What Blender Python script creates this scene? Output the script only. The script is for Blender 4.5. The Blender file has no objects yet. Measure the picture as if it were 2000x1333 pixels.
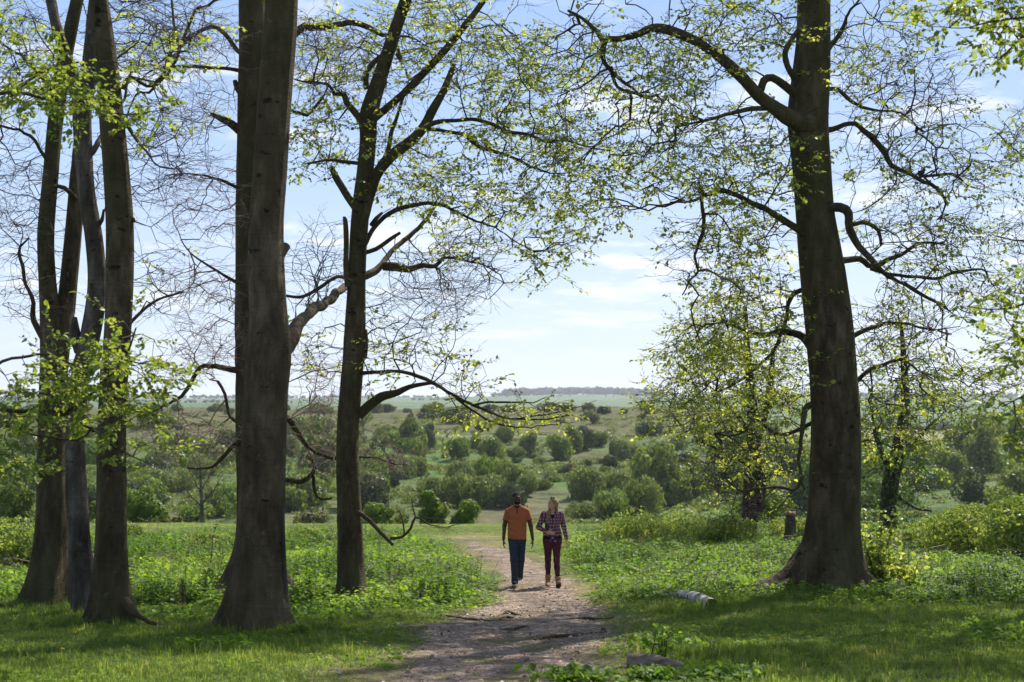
import bpy, math, random
import numpy as np
from mathutils import Vector, Matrix

# ------------------------------------------------------------------ camera, sky, sun, exposure
SC = bpy.context.scene
CAMZ = 1.6
F_PX = 2778.0                       # focal length in pixels of the 2000 px wide photograph (50 mm)
PITCH = math.atan(118.5 / F_PX)
cam_d = bpy.data.cameras.new("camera"); cam = bpy.data.objects.new("camera", cam_d)
SC.collection.objects.link(cam); SC.camera = cam
cam_d.sensor_width = 36.0; cam_d.lens = 36.0 * F_PX / 2000.0
cam_d.clip_start = 0.1; cam_d.clip_end = 30000
cam.location = (0, 0, CAMZ); cam.rotation_euler = (math.pi / 2 + PITCH, 0, 0)
cam_d.dof.use_dof = True; cam_d.dof.focus_distance = 25.0; cam_d.dof.aperture_fstop = 2.4

SUN_EL = math.radians(47); SUN_AZ = math.radians(31)     # azimuth clockwise from +Y
world = bpy.data.worlds.new("World"); SC.world = world; world.use_nodes = True
SKY_STRENGTH = 0.105
def make_world():
    nt = world.node_tree; nt.nodes.clear(); N = nt.nodes; L = nt.links
    out = N.new('ShaderNodeOutputWorld'); bg = N.new('ShaderNodeBackground')
    sky = N.new('ShaderNodeTexSky'); sky.sky_type = 'NISHITA'; sky.sun_disc = False
    sky.sun_elevation = SUN_EL; sky.sun_rotation = SUN_AZ
    sky.air_density = 1.0; sky.dust_density = 1.6; sky.ozone_density = 1.6; sky.altitude = 100
    tc = N.new('ShaderNodeTexCoord'); sep = N.new('ShaderNodeSeparateXYZ'); L.new(tc.outputs['Generated'], sep.inputs[0])
    # flat-bottomed fair-weather clouds: noise on a plane above the place
    zz = N.new('ShaderNodeMath'); zz.operation = 'ADD'; L.new(sep.outputs['Z'], zz.inputs[0]); zz.inputs[1].default_value = 0.10
    dx = N.new('ShaderNodeMath'); dx.operation = 'DIVIDE'; L.new(sep.outputs['X'], dx.inputs[0]); L.new(zz.outputs[0], dx.inputs[1])
    dy = N.new('ShaderNodeMath'); dy.operation = 'DIVIDE'; L.new(sep.outputs['Y'], dy.inputs[0]); L.new(zz.outputs[0], dy.inputs[1])
    cb = N.new('ShaderNodeCombineXYZ'); L.new(dx.outputs[0], cb.inputs[0]); L.new(dy.outputs[0], cb.inputs[1]); cb.inputs[2].default_value = 3.1
    n1 = N.new('ShaderNodeTexNoise'); n1.inputs['Scale'].default_value = 2.1; n1.inputs['Detail'].default_value = 9; n1.inputs['Roughness'].default_value = 0.58
    L.new(cb.outputs[0], n1.inputs['Vector'])
    cr = N.new('ShaderNodeValToRGB'); cr.color_ramp.elements[0].position = 0.53; cr.color_ramp.elements[1].position = 0.65
    L.new(n1.outputs['Fac'], cr.inputs[0])
    cut = N.new('ShaderNodeMapRange'); cut.inputs['From Min'].default_value = 0.02; cut.inputs['From Max'].default_value = 0.08
    L.new(sep.outputs['Z'], cut.inputs['Value'])
    mul = N.new('ShaderNodeMath'); mul.operation = 'MULTIPLY'; L.new(cr.outputs[0], mul.inputs[0]); L.new(cut.outputs[0], mul.inputs[1])
    m2 = N.new('ShaderNodeMath'); m2.operation = 'MULTIPLY'; L.new(mul.outputs[0], m2.inputs[0]); m2.inputs[1].default_value = 0.75
    mix = N.new('ShaderNodeMix'); mix.data_type = 'RGBA'; L.new(m2.outputs[0], mix.inputs['Factor'])
    # pale hazy air low over the horizon, clearer blue above
    hz = N.new('ShaderNodeValToRGB'); e = hz.color_ramp.elements
    e[0].position = 0.0; e[0].color = (5.3, 5.9, 6.7, 1); e[1].position = .5; e[1].color = (2.1, 3.5, 6.3, 1)
    k = e.new(.07); k.color = (4.45, 5.35, 6.75, 1); k = e.new(.16); k.color = (3.3, 4.45, 6.5, 1); k = e.new(.28); k.color = (2.4, 3.6, 6.0, 1)
    L.new(sep.outputs['Z'], hz.inputs[0])
    fm = N.new('ShaderNodeMapRange'); fm.inputs['From Min'].default_value = .3; fm.inputs['From Max'].default_value = .75; fm.inputs['To Min'].default_value = .92; fm.inputs['To Max'].default_value = .15
    L.new(sep.outputs['Z'], fm.inputs['Value'])
    m0 = N.new('ShaderNodeMix'); m0.data_type = 'RGBA'; L.new(fm.outputs[0], m0.inputs['Factor']); L.new(sky.outputs[0], m0.inputs['A']); L.new(hz.outputs[0], m0.inputs['B'])
    L.new(m0.outputs['Result'], mix.inputs['A']); mix.inputs['B'].default_value = (6.9, 7.0, 7.3, 1)
    L.new(mix.outputs['Result'], bg.inputs['Color']); bg.inputs['Strength'].default_value = SKY_STRENGTH
    L.new(bg.outputs[0], out.inputs[0])
make_world()
sl = bpy.data.lights.new("sun", 'SUN'); so = bpy.data.objects.new("sun", sl); SC.collection.objects.link(so)
sl.energy = 5.0; sl.angle = math.radians(0.53); sl.color = (1.0, 0.95, 0.86)
SUNV = Vector((math.sin(SUN_AZ) * math.cos(SUN_EL), math.cos(SUN_AZ) * math.cos(SUN_EL), math.sin(SUN_EL)))
so.rotation_euler = SUNV.to_track_quat('Z', 'Y').to_euler(); so.location = (0, 0, 60)
SC.view_settings.view_transform = 'Standard'; SC.view_settings.look = 'None'
SC.view_settings.exposure = 0.66; SC.view_settings.gamma = 1.0
SC.cycles.use_denoising = True
SC.cycles.max_bounces = 8; SC.cycles.transmission_bounces = 4; SC.cycles.diffuse_bounces = 4
SC.cycles.volume_bounces = 0; SC.cycles.transparent_max_bounces = 8

# ------------------------------------------------------------------ helpers
rng = np.random.default_rng(7)
def sstep(a, b, x):
    t = np.clip((np.asarray(x, float) - a) / (b - a), 0, 1); return t * t * (3 - 2 * t)
def wob(P, f, seed=0):
    """cheap smooth 3-component noise for points P (n,3)"""
    r = np.random.default_rng(seed); out = np.zeros_like(P)
    for k in range(4):
        K = r.normal(size=(3, 3)) * f * (1.6 ** k); ph = r.uniform(0, 6.28, 3)
        out += np.sin(P @ K.T + ph) / (1.5 ** k)
    return out / 2.2
def noise2(x, y, seed, f):
    r = np.random.default_rng(seed); s = 0; a = 1; tot = 0
    for o in range(4):
        for j in range(3):
            th = r.uniform(0, 6.28); ph = r.uniform(0, 6.28)
            s = s + a * np.sin((x * np.cos(th) + y * np.sin(th)) * f * r.uniform(.7, 1.3) + ph + 1.3 * np.sin((y * np.cos(th) - x * np.sin(th)) * f * .7 + ph))
            tot += a
        a *= .55; f *= 2.1
    return s / tot * 1.6

# ground profile relative to the eye (distance, drop)
_D = np.array([-80, 0, 12, 28, 44, 58, 66, 76, 92, 112, 140, 165, 215, 270, 310, 328, 336, 380, 420, 440, 480, 600, 900, 1200, 2500, 3100, 3600, 5000, 9000])
_G = np.array([2.0, -1.6, -2.46, -3.61, -4.36, -4.95, -5.7, -8.2, -13.0, -17.0, -17.0, -14.0, -12.8, -11.2, -9.5, -8.5, -8.3, -5.2, -2.6, -2.2, -6, -16, -13, -5.2, 3.0, 11, 12, -20, -60.])
_dt = np.arange(-80, 9000, 1.0); _gt = np.interp(_dt, _D, _G)
_k = np.hanning(9); _k /= _k.sum(); _gs = np.convolve(np.pad(_gt, 4, mode='edge'), _k, mode='valid')
def ground(x, y):
    x = np.asarray(x, float); y = np.asarray(y, float)
    g = np.interp(y, _dt, _gs)
    t = x / np.maximum(np.abs(y), 20)
    rt = sstep(.14, .24, t) * sstep(300, 400, y) * (1 - sstep(900, 1500, y))
    g = g * (1 - rt) + rt * np.interp(y, [300, 400, 700, 900, 1500], [-11, -13.6, -14.8, -20, -12])
    near = 1 - sstep(60, 130, y)
    g = g + near * (noise2(x, y, 3, .35) * .06 + noise2(x, y, 4, 1.5) * .018)
    far = sstep(120, 200, y) * (1 - sstep(1000, 2000, y))
    g = g + far * (noise2(x, y, 5, .05) * .9 + noise2(x, y, 6, .17) * .35)
    g = g + sstep(1200, 2500, y) * noise2(x, y, 8, .0022) * 2.5
    tt = x / np.maximum(y, 20); g = g + sstep(2600, 3300, y) * (7 * np.exp(-((tt - .045) / .055) ** 2) - 1)
    lf = sstep(6, 30, np.abs(x)) * near
    g = g + lf * noise2(x, y, 9, .12) * .12
    return g + CAMZ
def raydir(px, py):
    u = (px - 1000) / F_PX; v = (666.5 - py) / F_PX
    c, s = math.cos(PITCH), math.sin(PITCH)
    return np.array([u, c - v * s, s + v * c])
def at(px, py, Y):
    """the point on the photograph's ray (px,py) at distance Y"""
    d = raydir(px, py); k = Y / d[1]
    return np.array([d[0] * k, Y, CAMZ + d[2] * k])
def gp(px, py, d0=8.0, d1=4000.0):
    """first ground point seen through (px,py) beyond d0"""
    d = raydir(px, py); ys = np.geomspace(d0, d1, 4000); k = ys / d[1]
    z = CAMZ + d[2] * k; g = ground(d[0] * k, ys)
    i = np.argmax(z <= g)
    if z[i] > g[i]: i = len(ys) - 1
    Y = ys[i]; kk = Y / d[1]
    return np.array([d[0] * kk, Y, float(g[i])])

def mk(name, V, quads=None, tris=None, mat=None, parent=None, attrs=None, smooth=False, base=None):
    V = np.asarray(V, np.float32)
    if base is None and parent is not None: base = parent['_base']
    if base is not None: V = V - np.asarray(base, np.float32)
    me = bpy.data.meshes.new(name); me.vertices.add(len(V)); me.vertices.foreach_set('co', V.ravel())
    q = np.zeros((0, 4), np.int32) if quads is None else np.asarray(quads, np.int32).reshape(-1, 4)
    t = np.zeros((0, 3), np.int32) if tris is None else np.asarray(tris, np.int32).reshape(-1, 3)
    me.loops.add(q.size + t.size); me.loops.foreach_set('vertex_index', np.concatenate([q.ravel(), t.ravel()]))
    me.polygons.add(len(q) + len(t))
    me.polygons.foreach_set('loop_start', np.concatenate([np.arange(len(q)) * 4, q.size + np.arange(len(t)) * 3]).astype(np.int32))
    if attrs:
        for k, a in attrs.items():
            a = np.asarray(a, np.float32)
            if a.ndim == 1:
                at_ = me.attributes.new(k, 'FLOAT', 'POINT'); at_.data.foreach_set('value', a)
            else:
                at_ = me.attributes.new(k, 'FLOAT_COLOR', 'POINT')
                if a.shape[1] == 3: a = np.concatenate([a, np.ones((len(a), 1), np.float32)], 1)
                at_.data.foreach_set('color', a.ravel())
    me.update(calc_edges=True)
    if smooth: me.polygons.foreach_set('use_smooth', np.ones(len(me.polygons), bool))
    me.validate()
    if mat is not None: me.materials.append(mat)
    o = bpy.data.objects.new(name, me); SC.collection.objects.link(o)
    if parent is not None: o.parent = parent
    elif base is not None: o.location = tuple(float(c) for c in base)
    return o
def empty(name, loc, label=None, cat=None, group=None):
    o = bpy.data.objects.new(name, None); SC.collection.objects.link(o); o.location = tuple(float(c) for c in loc)
    o.empty_display_size = .2; o['_base'] = [float(c) for c in loc]
    return tag(o, label, cat, group)
def tag(o, label=None, cat=None, group=None, kind=None):
    if label: o['label'] = label
    if cat: o['category'] = cat
    if group: o['group'] = group
    if kind: o['kind'] = kind
    return o

# ---- materials
def nodes(name):
    m = bpy.data.materials.new(name); m.use_nodes = True; nt = m.node_tree; nt.nodes.clear()
    return m, nt, nt.nodes, nt.links
def ramp(N, stops):
    r = N.new('ShaderNodeValToRGB'); e = r.color_ramp.elements
    e[0].position, e[0].color = stops[0][0], (*stops[0][1], 1); e[1].position, e[1].color = stops[-1][0], (*stops[-1][1], 1)
    for p, c in stops[1:-1]:
        x = e.new(p); x.color = (*c, 1)
    return r
def leaf_mat(name, stops, trans=1.6, tfac=.45, rough=.45, spec=.25):
    """leaf with light shining through; colour by the per-leaf attribute v"""
    m, nt, N, L = nodes(name)
    a = N.new('ShaderNodeAttribute'); a.attribute_name = 'v'
    r = ramp(N, stops); L.new(a.outputs['Fac'], r.inputs[0])
    p = N.new('ShaderNodeBsdfPrincipled'); L.new(r.outputs[0], p.inputs['Base Color']); p.inputs['Roughness'].default_value = rough
    p.inputs['Specular IOR Level'].default_value = spec
    t = N.new('ShaderNodeBsdfTranslucent')
    vm = N.new('ShaderNodeVectorMath'); vm.operation = 'MULTIPLY'; L.new(r.outputs[0], vm.inputs[0]); vm.inputs[1].default_value = (trans * 1.12, trans, trans * .55)
    L.new(vm.outputs[0], t.inputs['Color'])
    mx = N.new('ShaderNodeMixShader'); mx.inputs[0].default_value = tfac
    L.new(p.outputs[0], mx.inputs[1]); L.new(t.outputs[0], mx.inputs[2])
    o = N.new('ShaderNodeOutputMaterial'); L.new(mx.outputs[0], o.inputs[0]); return m
def noise_mat(name, stops, scale=5, detail=6, rough=.85, bump=.3, stretch=(1, 1, 1), bscale=None, spec=.2, dist=.02, scale2=None, stops2=None, f2=.5):
    m, nt, N, L = nodes(name)
    tc = N.new('ShaderNodeTexCoord'); mp = N.new('ShaderNodeMapping'); mp.inputs['Scale'].default_value = stretch; L.new(tc.outputs['Object'], mp.inputs[0])
    n = N.new('ShaderNodeTexNoise'); n.inputs['Scale'].default_value = scale; n.inputs['Detail'].default_value = detail; n.inputs['Roughness'].default_value = .6; L.new(mp.outputs[0], n.inputs['Vector'])
    r = ramp(N, stops); L.new(n.outputs['Fac'], r.inputs[0]); col = r.outputs[0]
    if stops2:
        n3 = N.new('ShaderNodeTexNoise'); n3.inputs['Scale'].default_value = scale2; n3.inputs['Detail'].default_value = 4; L.new(tc.outputs['Object'], n3.inputs['Vector'])
        r3 = ramp(N, [(.42, (0, 0, 0)), (.62, (1, 1, 1))]); L.new(n3.outputs['Fac'], r3.inputs[0])
        r2 = ramp(N, stops2); L.new(n.outputs['Fac'], r2.inputs[0])
        k = N.new('ShaderNodeMath'); k.operation = 'MULTIPLY'; L.new(r3.outputs[0], k.inputs[0]); k.inputs[1].default_value = f2
        mx = N.new('ShaderNodeMix'); mx.data_type = 'RGBA'; L.new(k.outputs[0], mx.inputs['Factor']); L.new(col, mx.inputs['A']); L.new(r2.outputs[0], mx.inputs['B']); col = mx.outputs['Result']
    p = N.new('ShaderNodeBsdfPrincipled'); L.new(col, p.inputs['Base Color']); p.inputs['Roughness'].default_value = rough; p.inputs['Specular IOR Level'].default_value = spec
    n2 = N.new('ShaderNodeTexNoise'); n2.inputs['Scale'].default_value = bscale or scale * 3; n2.inputs['Detail'].default_value = 7; L.new(mp.outputs[0], n2.inputs['Vector'])
    b = N.new('ShaderNodeBump'); b.inputs['Strength'].default_value = bump; b.inputs['Distance'].default_value = dist; L.new(n2.outputs['Fac'], b.inputs['Height']); L.new(b.outputs[0], p.inputs['Normal'])
    o = N.new('ShaderNodeOutputMaterial'); L.new(p.outputs[0], o.inputs[0]); return m
def flat_mat(name, c, rough=.8, spec=.2):
    c = tuple(c); d = tuple(x * .8 for x in c)
    return noise_mat(name, [(.3, d), (.7, c)], scale=30, rough=rough, bump=.15, spec=spec, dist=.004)

M = {}
def bark_mat(name, dk, md, lt, algae, amt):
    """smooth beech bark: blotches, lichen, algae film, fine horizontal creases and dark scars"""
    m, nt, N, L = nodes(name); tc = N.new('ShaderNodeTexCoord')
    def nz(scale, st, det=7, rg=.6):
        mp = N.new('ShaderNodeMapping'); mp.inputs['Scale'].default_value = st; L.new(tc.outputs['Object'], mp.inputs[0]); n = N.new('ShaderNodeTexNoise'); n.inputs['Scale'].default_value = scale; n.inputs['Detail'].default_value = det; n.inputs['Roughness'].default_value = rg; L.new(mp.outputs[0], n.inputs['Vector']); return n.outputs['Fac']
    def mixc(f, a, b, amt=1.0):
        k = N.new('ShaderNodeMath'); k.operation = 'MULTIPLY'; L.new(f, k.inputs[0]); k.inputs[1].default_value = amt; x = N.new('ShaderNodeMix'); x.data_type = 'RGBA'; L.new(k.outputs[0], x.inputs['Factor'])
        L.new(a, x.inputs['A']); 
        if isinstance(b, tuple): x.inputs['B'].default_value = (*b, 1)
        else: L.new(b, x.inputs['B'])
        return x.outputs['Result']
    blot = nz(2.4, (1.5, 1.5, .5), 10, .68); r = ramp(N, [(.32, dk), (.5, md), (.68, lt)]); L.new(blot, r.inputs[0]); col = r.outputs[0]
    al = nz(.9, (1, 1, .35), 5); ra = ramp(N, [(.40, (0, 0, 0)), (.60, (1, 1, 1))]); L.new(al, ra.inputs[0]); col = mixc(ra.outputs[0], col, algae, amt)
    li = nz(9, (1, 1, 1), 6, .7); rl = ramp(N, [(.60, (0, 0, 0)), (.70, (1, 1, 1))]); L.new(li, rl.inputs[0]); col = mixc(rl.outputs[0], col, tuple(min(x * 1.7, 1) for x in lt), .35)
    sc = nz(4.2, (1, 1, 1.5), 4, .6); rs = ramp(N, [(.32, (1, 1, 1)), (.36, (0, 0, 0))]); L.new(sc, rs.inputs[0]); col = mixc(rs.outputs[0], col, tuple(x * .5 for x in dk), .9)
    cre = nz(5, (.6, .6, 7), 6, .62); rc = ramp(N, [(.36, (1, 1, 1)), (.44, (0, 0, 0))]); L.new(cre, rc.inputs[0]); col = mixc(rc.outputs[0], col, tuple(x * .7 for x in dk), .22)
    ver = nz(3.5, (2.5, 2.5, .18), 5, .6)
    p = N.new('ShaderNodeBsdfPrincipled'); L.new(col, p.inputs['Base Color']); p.inputs['Roughness'].default_value = .88; p.inputs['Specular IOR Level'].default_value = .15
    prev = None
    for h, s_, d_ in ((blot, .8, .08), (ver, .9, .08), (cre, .7, .03), (nz(30, (1, 1, 1)), .5, .008)):
        b = N.new('ShaderNodeBump'); b.inputs['Strength'].default_value = s_; b.inputs['Distance'].default_value = d_; L.new(h, b.inputs['Height'])
        if prev: L.new(prev, b.inputs['Normal'])
        prev = b.outputs[0]
    L.new(prev, p.inputs['Normal']); o = N.new('ShaderNodeOutputMaterial'); L.new(p.outputs[0], o.inputs[0]); return m
M['bark'] = bark_mat('beech_bark', (.022, .014, .007), (.075, .053, .029), (.17, .128, .080), (.062, .058, .018), .7)
M['bark_brown'] = bark_mat('warm_beech_bark', (.024, .015, .008), (.088, .060, .036), (.19, .138, .090), (.066, .058, .020), .55)
M['bark_grey'] = bark_mat('dead_grey_bark', (.022, .016, .012), (.085, .066, .050), (.21, .175, .14), (.06, .055, .035), .25)
M['bark_fine'] = noise_mat('twig_bark', [(.3, (.035, .025, .02)), (.7, (.09, .065, .05))], scale=4, bump=.1)
M['twig_red'] = noise_mat('budding_twig_bark', [(.3, (.15, .10, .08)), (.7, (.33, .235, .20))], scale=4, bump=.1)
M['ivy_bark'] = noise_mat('rough_ivy_bark', [(.3, (.02, .015, .01)), (.7, (.07, .052, .035))], scale=9, bump=1, bscale=20, dist=.06, stretch=(1, 1, .4))
M['wood'] = noise_mat('torn_wood', [(.3, (.12, .06, .04)), (.7, (.30, .19, .12))], scale=8, stretch=(4, 4, .4), bump=.6)
M['leaf'] = leaf_mat('young_beech_leaf', [(0, (.09, .13, .02)), (.5, (.19, .24, .045)), (1, (.33, .37, .09))], trans=2.1, tfac=.55)
M['leaf_olive'] = leaf_mat('olive_young_leaf', [(0, (.06, .10, .02)), (.5, (.13, .18, .035)), (1, (.25, .30, .07))], trans=2.0, tfac=.5)
M['leaf_bright'] = leaf_mat('fresh_beech_leaf', [(0, (.07, .12, .02)), (.5, (.145, .20, .035)), (1, (.26, .31, .075))], trans=2.0, tfac=.5)
M['ivy'] = leaf_mat('ivy_leaf', [(0, (.035, .08, .012)), (1, (.10, .20, .025))], trans=1.8, tfac=.4)
M['bud'] = leaf_mat('beech_bud', [(0, (.14, .09, .06)), (1, (.34, .22, .17))], trans=1.2, tfac=.3)
# ------------------------------------------------------------------ ground, path, fields
# photo rows: left and right edge of the trodden path
PATH = [(1420, 700, 1190), (1333, 775, 1160), (1300, 790, 1150), (1260, 815, 1165), (1230, 845, 1190), (1205, 890, 1170), (1185, 945, 1145), (1165, 968, 1135), (1148, 978, 1118),
        (1125, 982, 1084), (1105, 972, 1052), (1088, 952, 1018), (1075, 928, 982), (1064, 908, 948), (1054, 897, 924)]
_pl = np.array([gp(l, y) for y, l, r in PATH]); _pr = np.array([gp(r, y) for y, l, r in PATH])
def path_edges(y):
    return np.interp(y, _pl[:, 1], _pl[:, 0]), np.interp(y, _pr[:, 1], _pr[:, 0])
def path_w(x, y):
    """1 on the path, 0 away from it (with a soft ragged band)"""
    l, r = path_edges(y); n = noise2(x, y, 21, 2.2) * .22
    d = np.minimum(x - l, r - x) + n
    return sstep(-.25, .25, d) * (1 - sstep(_pl[-1, 1] - 6, _pl[-1, 1] + 2, y))
def ground_colour(x, y):
    n = noise2(x, y, 30, .5) * .5 + .5; nf = noise2(x, y, 31, .035) * .5 + .5; n2 = noise2(x, y, 32, .11) * .5 + .5
    grass = np.stack([.075 + .03 * n, .115 + .035 * n, .028 + .006 * n], -1)
    soil = np.stack([.16 + .05 * n, .115 + .035 * n, .075 + .02 * n], -1)
    l, r = path_edges(y); d = np.minimum(x - l, r - x)
    wear = (sstep(-1.8, .3, d + noise2(x, y, 22, 1.1) * .8) * (1 - sstep(44, 60, y)))[..., None]
    near = grass * (1 - wear * .75) + soil * wear * .75
    hill = np.stack([.058 + .04 * nf, .098 + .035 * n2, .024 + .015 * nf], -1)
    brown = np.stack([.078 + .025 * n2, .080 + .025 * n2, .030 + .01 * n2], -1)
    bare = np.stack([.115 + .03 * n2, .098 + .025 * n2, .055 + .02 * n2], -1)
    py = 785 - (ground(x, y) - CAMZ) / np.maximum(y, 1) * F_PX; px = 1000 + x / np.maximum(y, 1) * F_PX
    wb = (sstep(338, 352, y + 8 * n2) * (1 - sstep(440, 470, y)))[..., None]
    wb2 = sstep(.52, .75, nf)[..., None] * .5 * (sstep(150, 200, y))[..., None]
    hill = hill * (1 - np.maximum(wb, wb2)) + brown * np.maximum(wb, wb2)
    q = ((px - (1000 + (1010 - py) * .9)) / (75 + 50 * n)) ** 2 + ((py - 992) / 42) ** 2
    wq = (sstep(1.5, .3, q) * .6 * (y > 140) * (y < 300))[..., None]
    hill = hill * (1 - wq) + bare * wq
    track = (sstep(3.2, 1.2, np.abs(y - 331 - 3 * noise2(x, x, 40, .02))) * .85)[..., None]
    chalk = np.array([.20, .185, .13]); hill = hill * (1 - track) + chalk * track
    rt = (sstep(.14, .2, x / np.maximum(y, 1)) * sstep(395, 405, y) * (1 - sstep(720, 760, y)))[..., None]
    straw = np.array([.19, .20, .085]); hill = hill * (1 - rt) + straw * rt
    # far fields
    cell = np.floor(noise2(x, y, 51, .0016) * 3.2 + y / 700)
    h = np.mod(np.sin(cell * 12.9898) * 43758.5, 1)[..., None]
    ff = np.array([.07, .125, .055]) * (1 - h) + np.array([.13, .165, .085]) * h
    dk = (np.abs(noise2(x, y, 51, .0016) * 3.2 + y / 700 - cell) < .05)[..., None]
    ff = np.where(dk, np.array([.04, .06, .03]), ff)
    w1 = sstep(72, 100, y)[..., None]; w2 = sstep(700, 1000, y)[..., None]
    return (near * (1 - w1) + hill * w1) * (1 - w2) + ff * w2
def ground_mat():
    m, nt, N, L = nodes('ground_cover')
    a = N.new('ShaderNodeAttribute'); a.attribute_name = 'col'
    tc = N.new('ShaderNodeTexCoord')
    n1 = N.new('ShaderNodeTexNoise'); n1.inputs['Scale'].default_value = 9; n1.inputs['Detail'].default_value = 8; L.new(tc.outputs['Object'], n1.inputs['Vector'])
    n2 = N.new('ShaderNodeTexNoise'); n2.inputs['Scale'].default_value = .28; n2.inputs['Detail'].default_value = 9; n2.inputs['Roughness'].default_value = .68; L.new(tc.outputs['Object'], n2.inputs['Vector'])
    r1 = ramp(N, [(.3, (.55, .55, .55)), (.7, (1.45, 1.45, 1.45))]); L.new(n1.outputs['Fac'], r1.inputs[0])
    r2 = ramp(N, [(.33, (.42, .5, .42)), (.5, (1, 1, 1)), (.68, (1.55, 1.4, 1.3))]); L.new(n2.outputs['Fac'], r2.inputs[0])
    v1 = N.new('ShaderNodeVectorMath'); v1.operation = 'MULTIPLY'; L.new(a.outputs['Color'], v1.inputs[0]); L.new(r1.outputs[0], v1.inputs[1])
    v2 = N.new('ShaderNodeVectorMath'); v2.operation = 'MULTIPLY'; L.new(v1.outputs[0], v2.inputs[0]); L.new(r2.outputs[0], v2.inputs[1])
    p = N.new('ShaderNodeBsdfPrincipled'); L.new(v2.outputs[0], p.inputs['Base Color']); p.inputs['Roughness'].default_value = .95; p.inputs['Specular IOR Level'].default_value = .1
    b = N.new('ShaderNodeBump'); b.inputs['Strength'].default_value = .6; b.inputs['Distance'].default_value = .05; L.new(n1.outputs['Fac'], b.inputs['Height'])
    b2 = N.new('ShaderNodeBump'); b2.inputs['Strength'].default_value = .7; b2.inputs['Distance'].default_value = 1.2; L.new(n2.outputs['Fac'], b2.inputs['Height']); L.new(b.outputs[0], b2.inputs['Normal'])
    L.new(b2.outputs[0], p.inputs['Normal'])
    o = N.new('ShaderNodeOutputMaterial'); L.new(p.outputs[0], o.inputs[0]); return m
M['ground'] = ground_mat()
def grid_faces(nr, nc):
    i = np.arange((nr - 1) * (nc - 1)); r = i // (nc - 1); c = i % (nc - 1); a = r * nc + c
    return np.stack([a, a + 1, a + nc + 1, a + nc], -1)
def build_ground():
    ys = np.concatenate([np.linspace(-70, 9, 25)[:-1], np.arange(9, 62, .16), np.geomspace(62, 9000, 520)[1:]])
    xs_n = np.arange(-15, 15.01, .16)
    side = np.geomspace(15.2, 6500, 130)
    # beyond 62 m the columns fan out so that the far slope is resolved evenly
    fan = np.concatenate([-side[::-1], xs_n, side])
    nc = len(fan); X = np.zeros((len(ys), nc)); Y = np.zeros_like(X)
    u = np.linspace(-1, 1, nc)
    for i, y in enumerate(ys):
        k = sstep(60, 90, y)
        far = np.sign(u) * (np.abs(u) ** 1.0 * .42 + (np.abs(u) ** 9) * 1.6) * max(y, 60)
        X[i] = fan * (1 - k) + far * k; Y[i] = y
    # widen the near rows that would otherwise be bunched
    Z = ground(X, Y); V = np.stack([X.ravel(), Y.ravel(), Z.ravel()], -1)
    C = ground_colour(X, Y).reshape(-1, 3)
    o = mk('ground', V, quads=grid_faces(len(ys), nc), mat=M['ground'], attrs={'col': C}, smooth=True)
    tag(o, kind='structure')
build_ground()
def path_mat():
    m, nt, N, L = nodes('trodden_gravel')
    tc = N.new('ShaderNodeTexCoord')
    vo = N.new('ShaderNodeTexVoronoi'); vo.inputs['Scale'].default_value = 26; L.new(tc.outputs['Object'], vo.inputs['Vector'])
    n1 = N.new('ShaderNodeTexNoise'); n1.inputs['Scale'].default_value = 1.6; n1.inputs['Detail'].default_value = 10; n1.inputs['Roughness'].default_value = .7; L.new(tc.outputs['Object'], n1.inputs['Vector'])
    r = ramp(N, [(.32, (.09, .064, .047)), (.5, (.195, .143, .107)), (.7, (.31, .24, .185))]); L.new(n1.outputs['Fac'], r.inputs[0])
    sp = N.new('ShaderNodeSeparateColor'); L.new(vo.outputs['Color'], sp.inputs[0])
    rr = ramp(N, [(.0, (.6, .6, .6)), (.8, (1.1, 1.1, 1.1)), (.97, (2.1, 2.05, 1.95))]); L.new(sp.outputs[0], rr.inputs[0])
    v = N.new('ShaderNodeVectorMath'); v.operation = 'MULTIPLY'; L.new(r.outputs[0], v.inputs[0]); L.new(rr.outputs[0], v.inputs[1])
    p = N.new('ShaderNodeBsdfPrincipled'); L.new(v.outputs[0], p.inputs['Base Color']); p.inputs['Roughness'].default_value = .95; p.inputs['Specular IOR Level'].default_value = .15
    b = N.new('ShaderNodeBump'); b.inputs['Strength'].default_value = .9; b.inputs['Distance'].default_value = .02; b.invert = True; L.new(vo.outputs['Distance'], b.inputs['Height'])
    b2 = N.new('ShaderNodeBump'); b2.inputs['Strength'].default_value = .9; b2.inputs['Distance'].default_value = .06; L.new(n1.outputs['Fac'], b2.inputs['Height']); L.new(b.outputs[0], b2.inputs['Normal'])
    L.new(b2.outputs[0], p.inputs['Normal'])
    o = N.new('ShaderNodeOutputMaterial'); L.new(p.outputs[0], o.inputs[0]); return m
M['path'] = path_mat()
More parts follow.
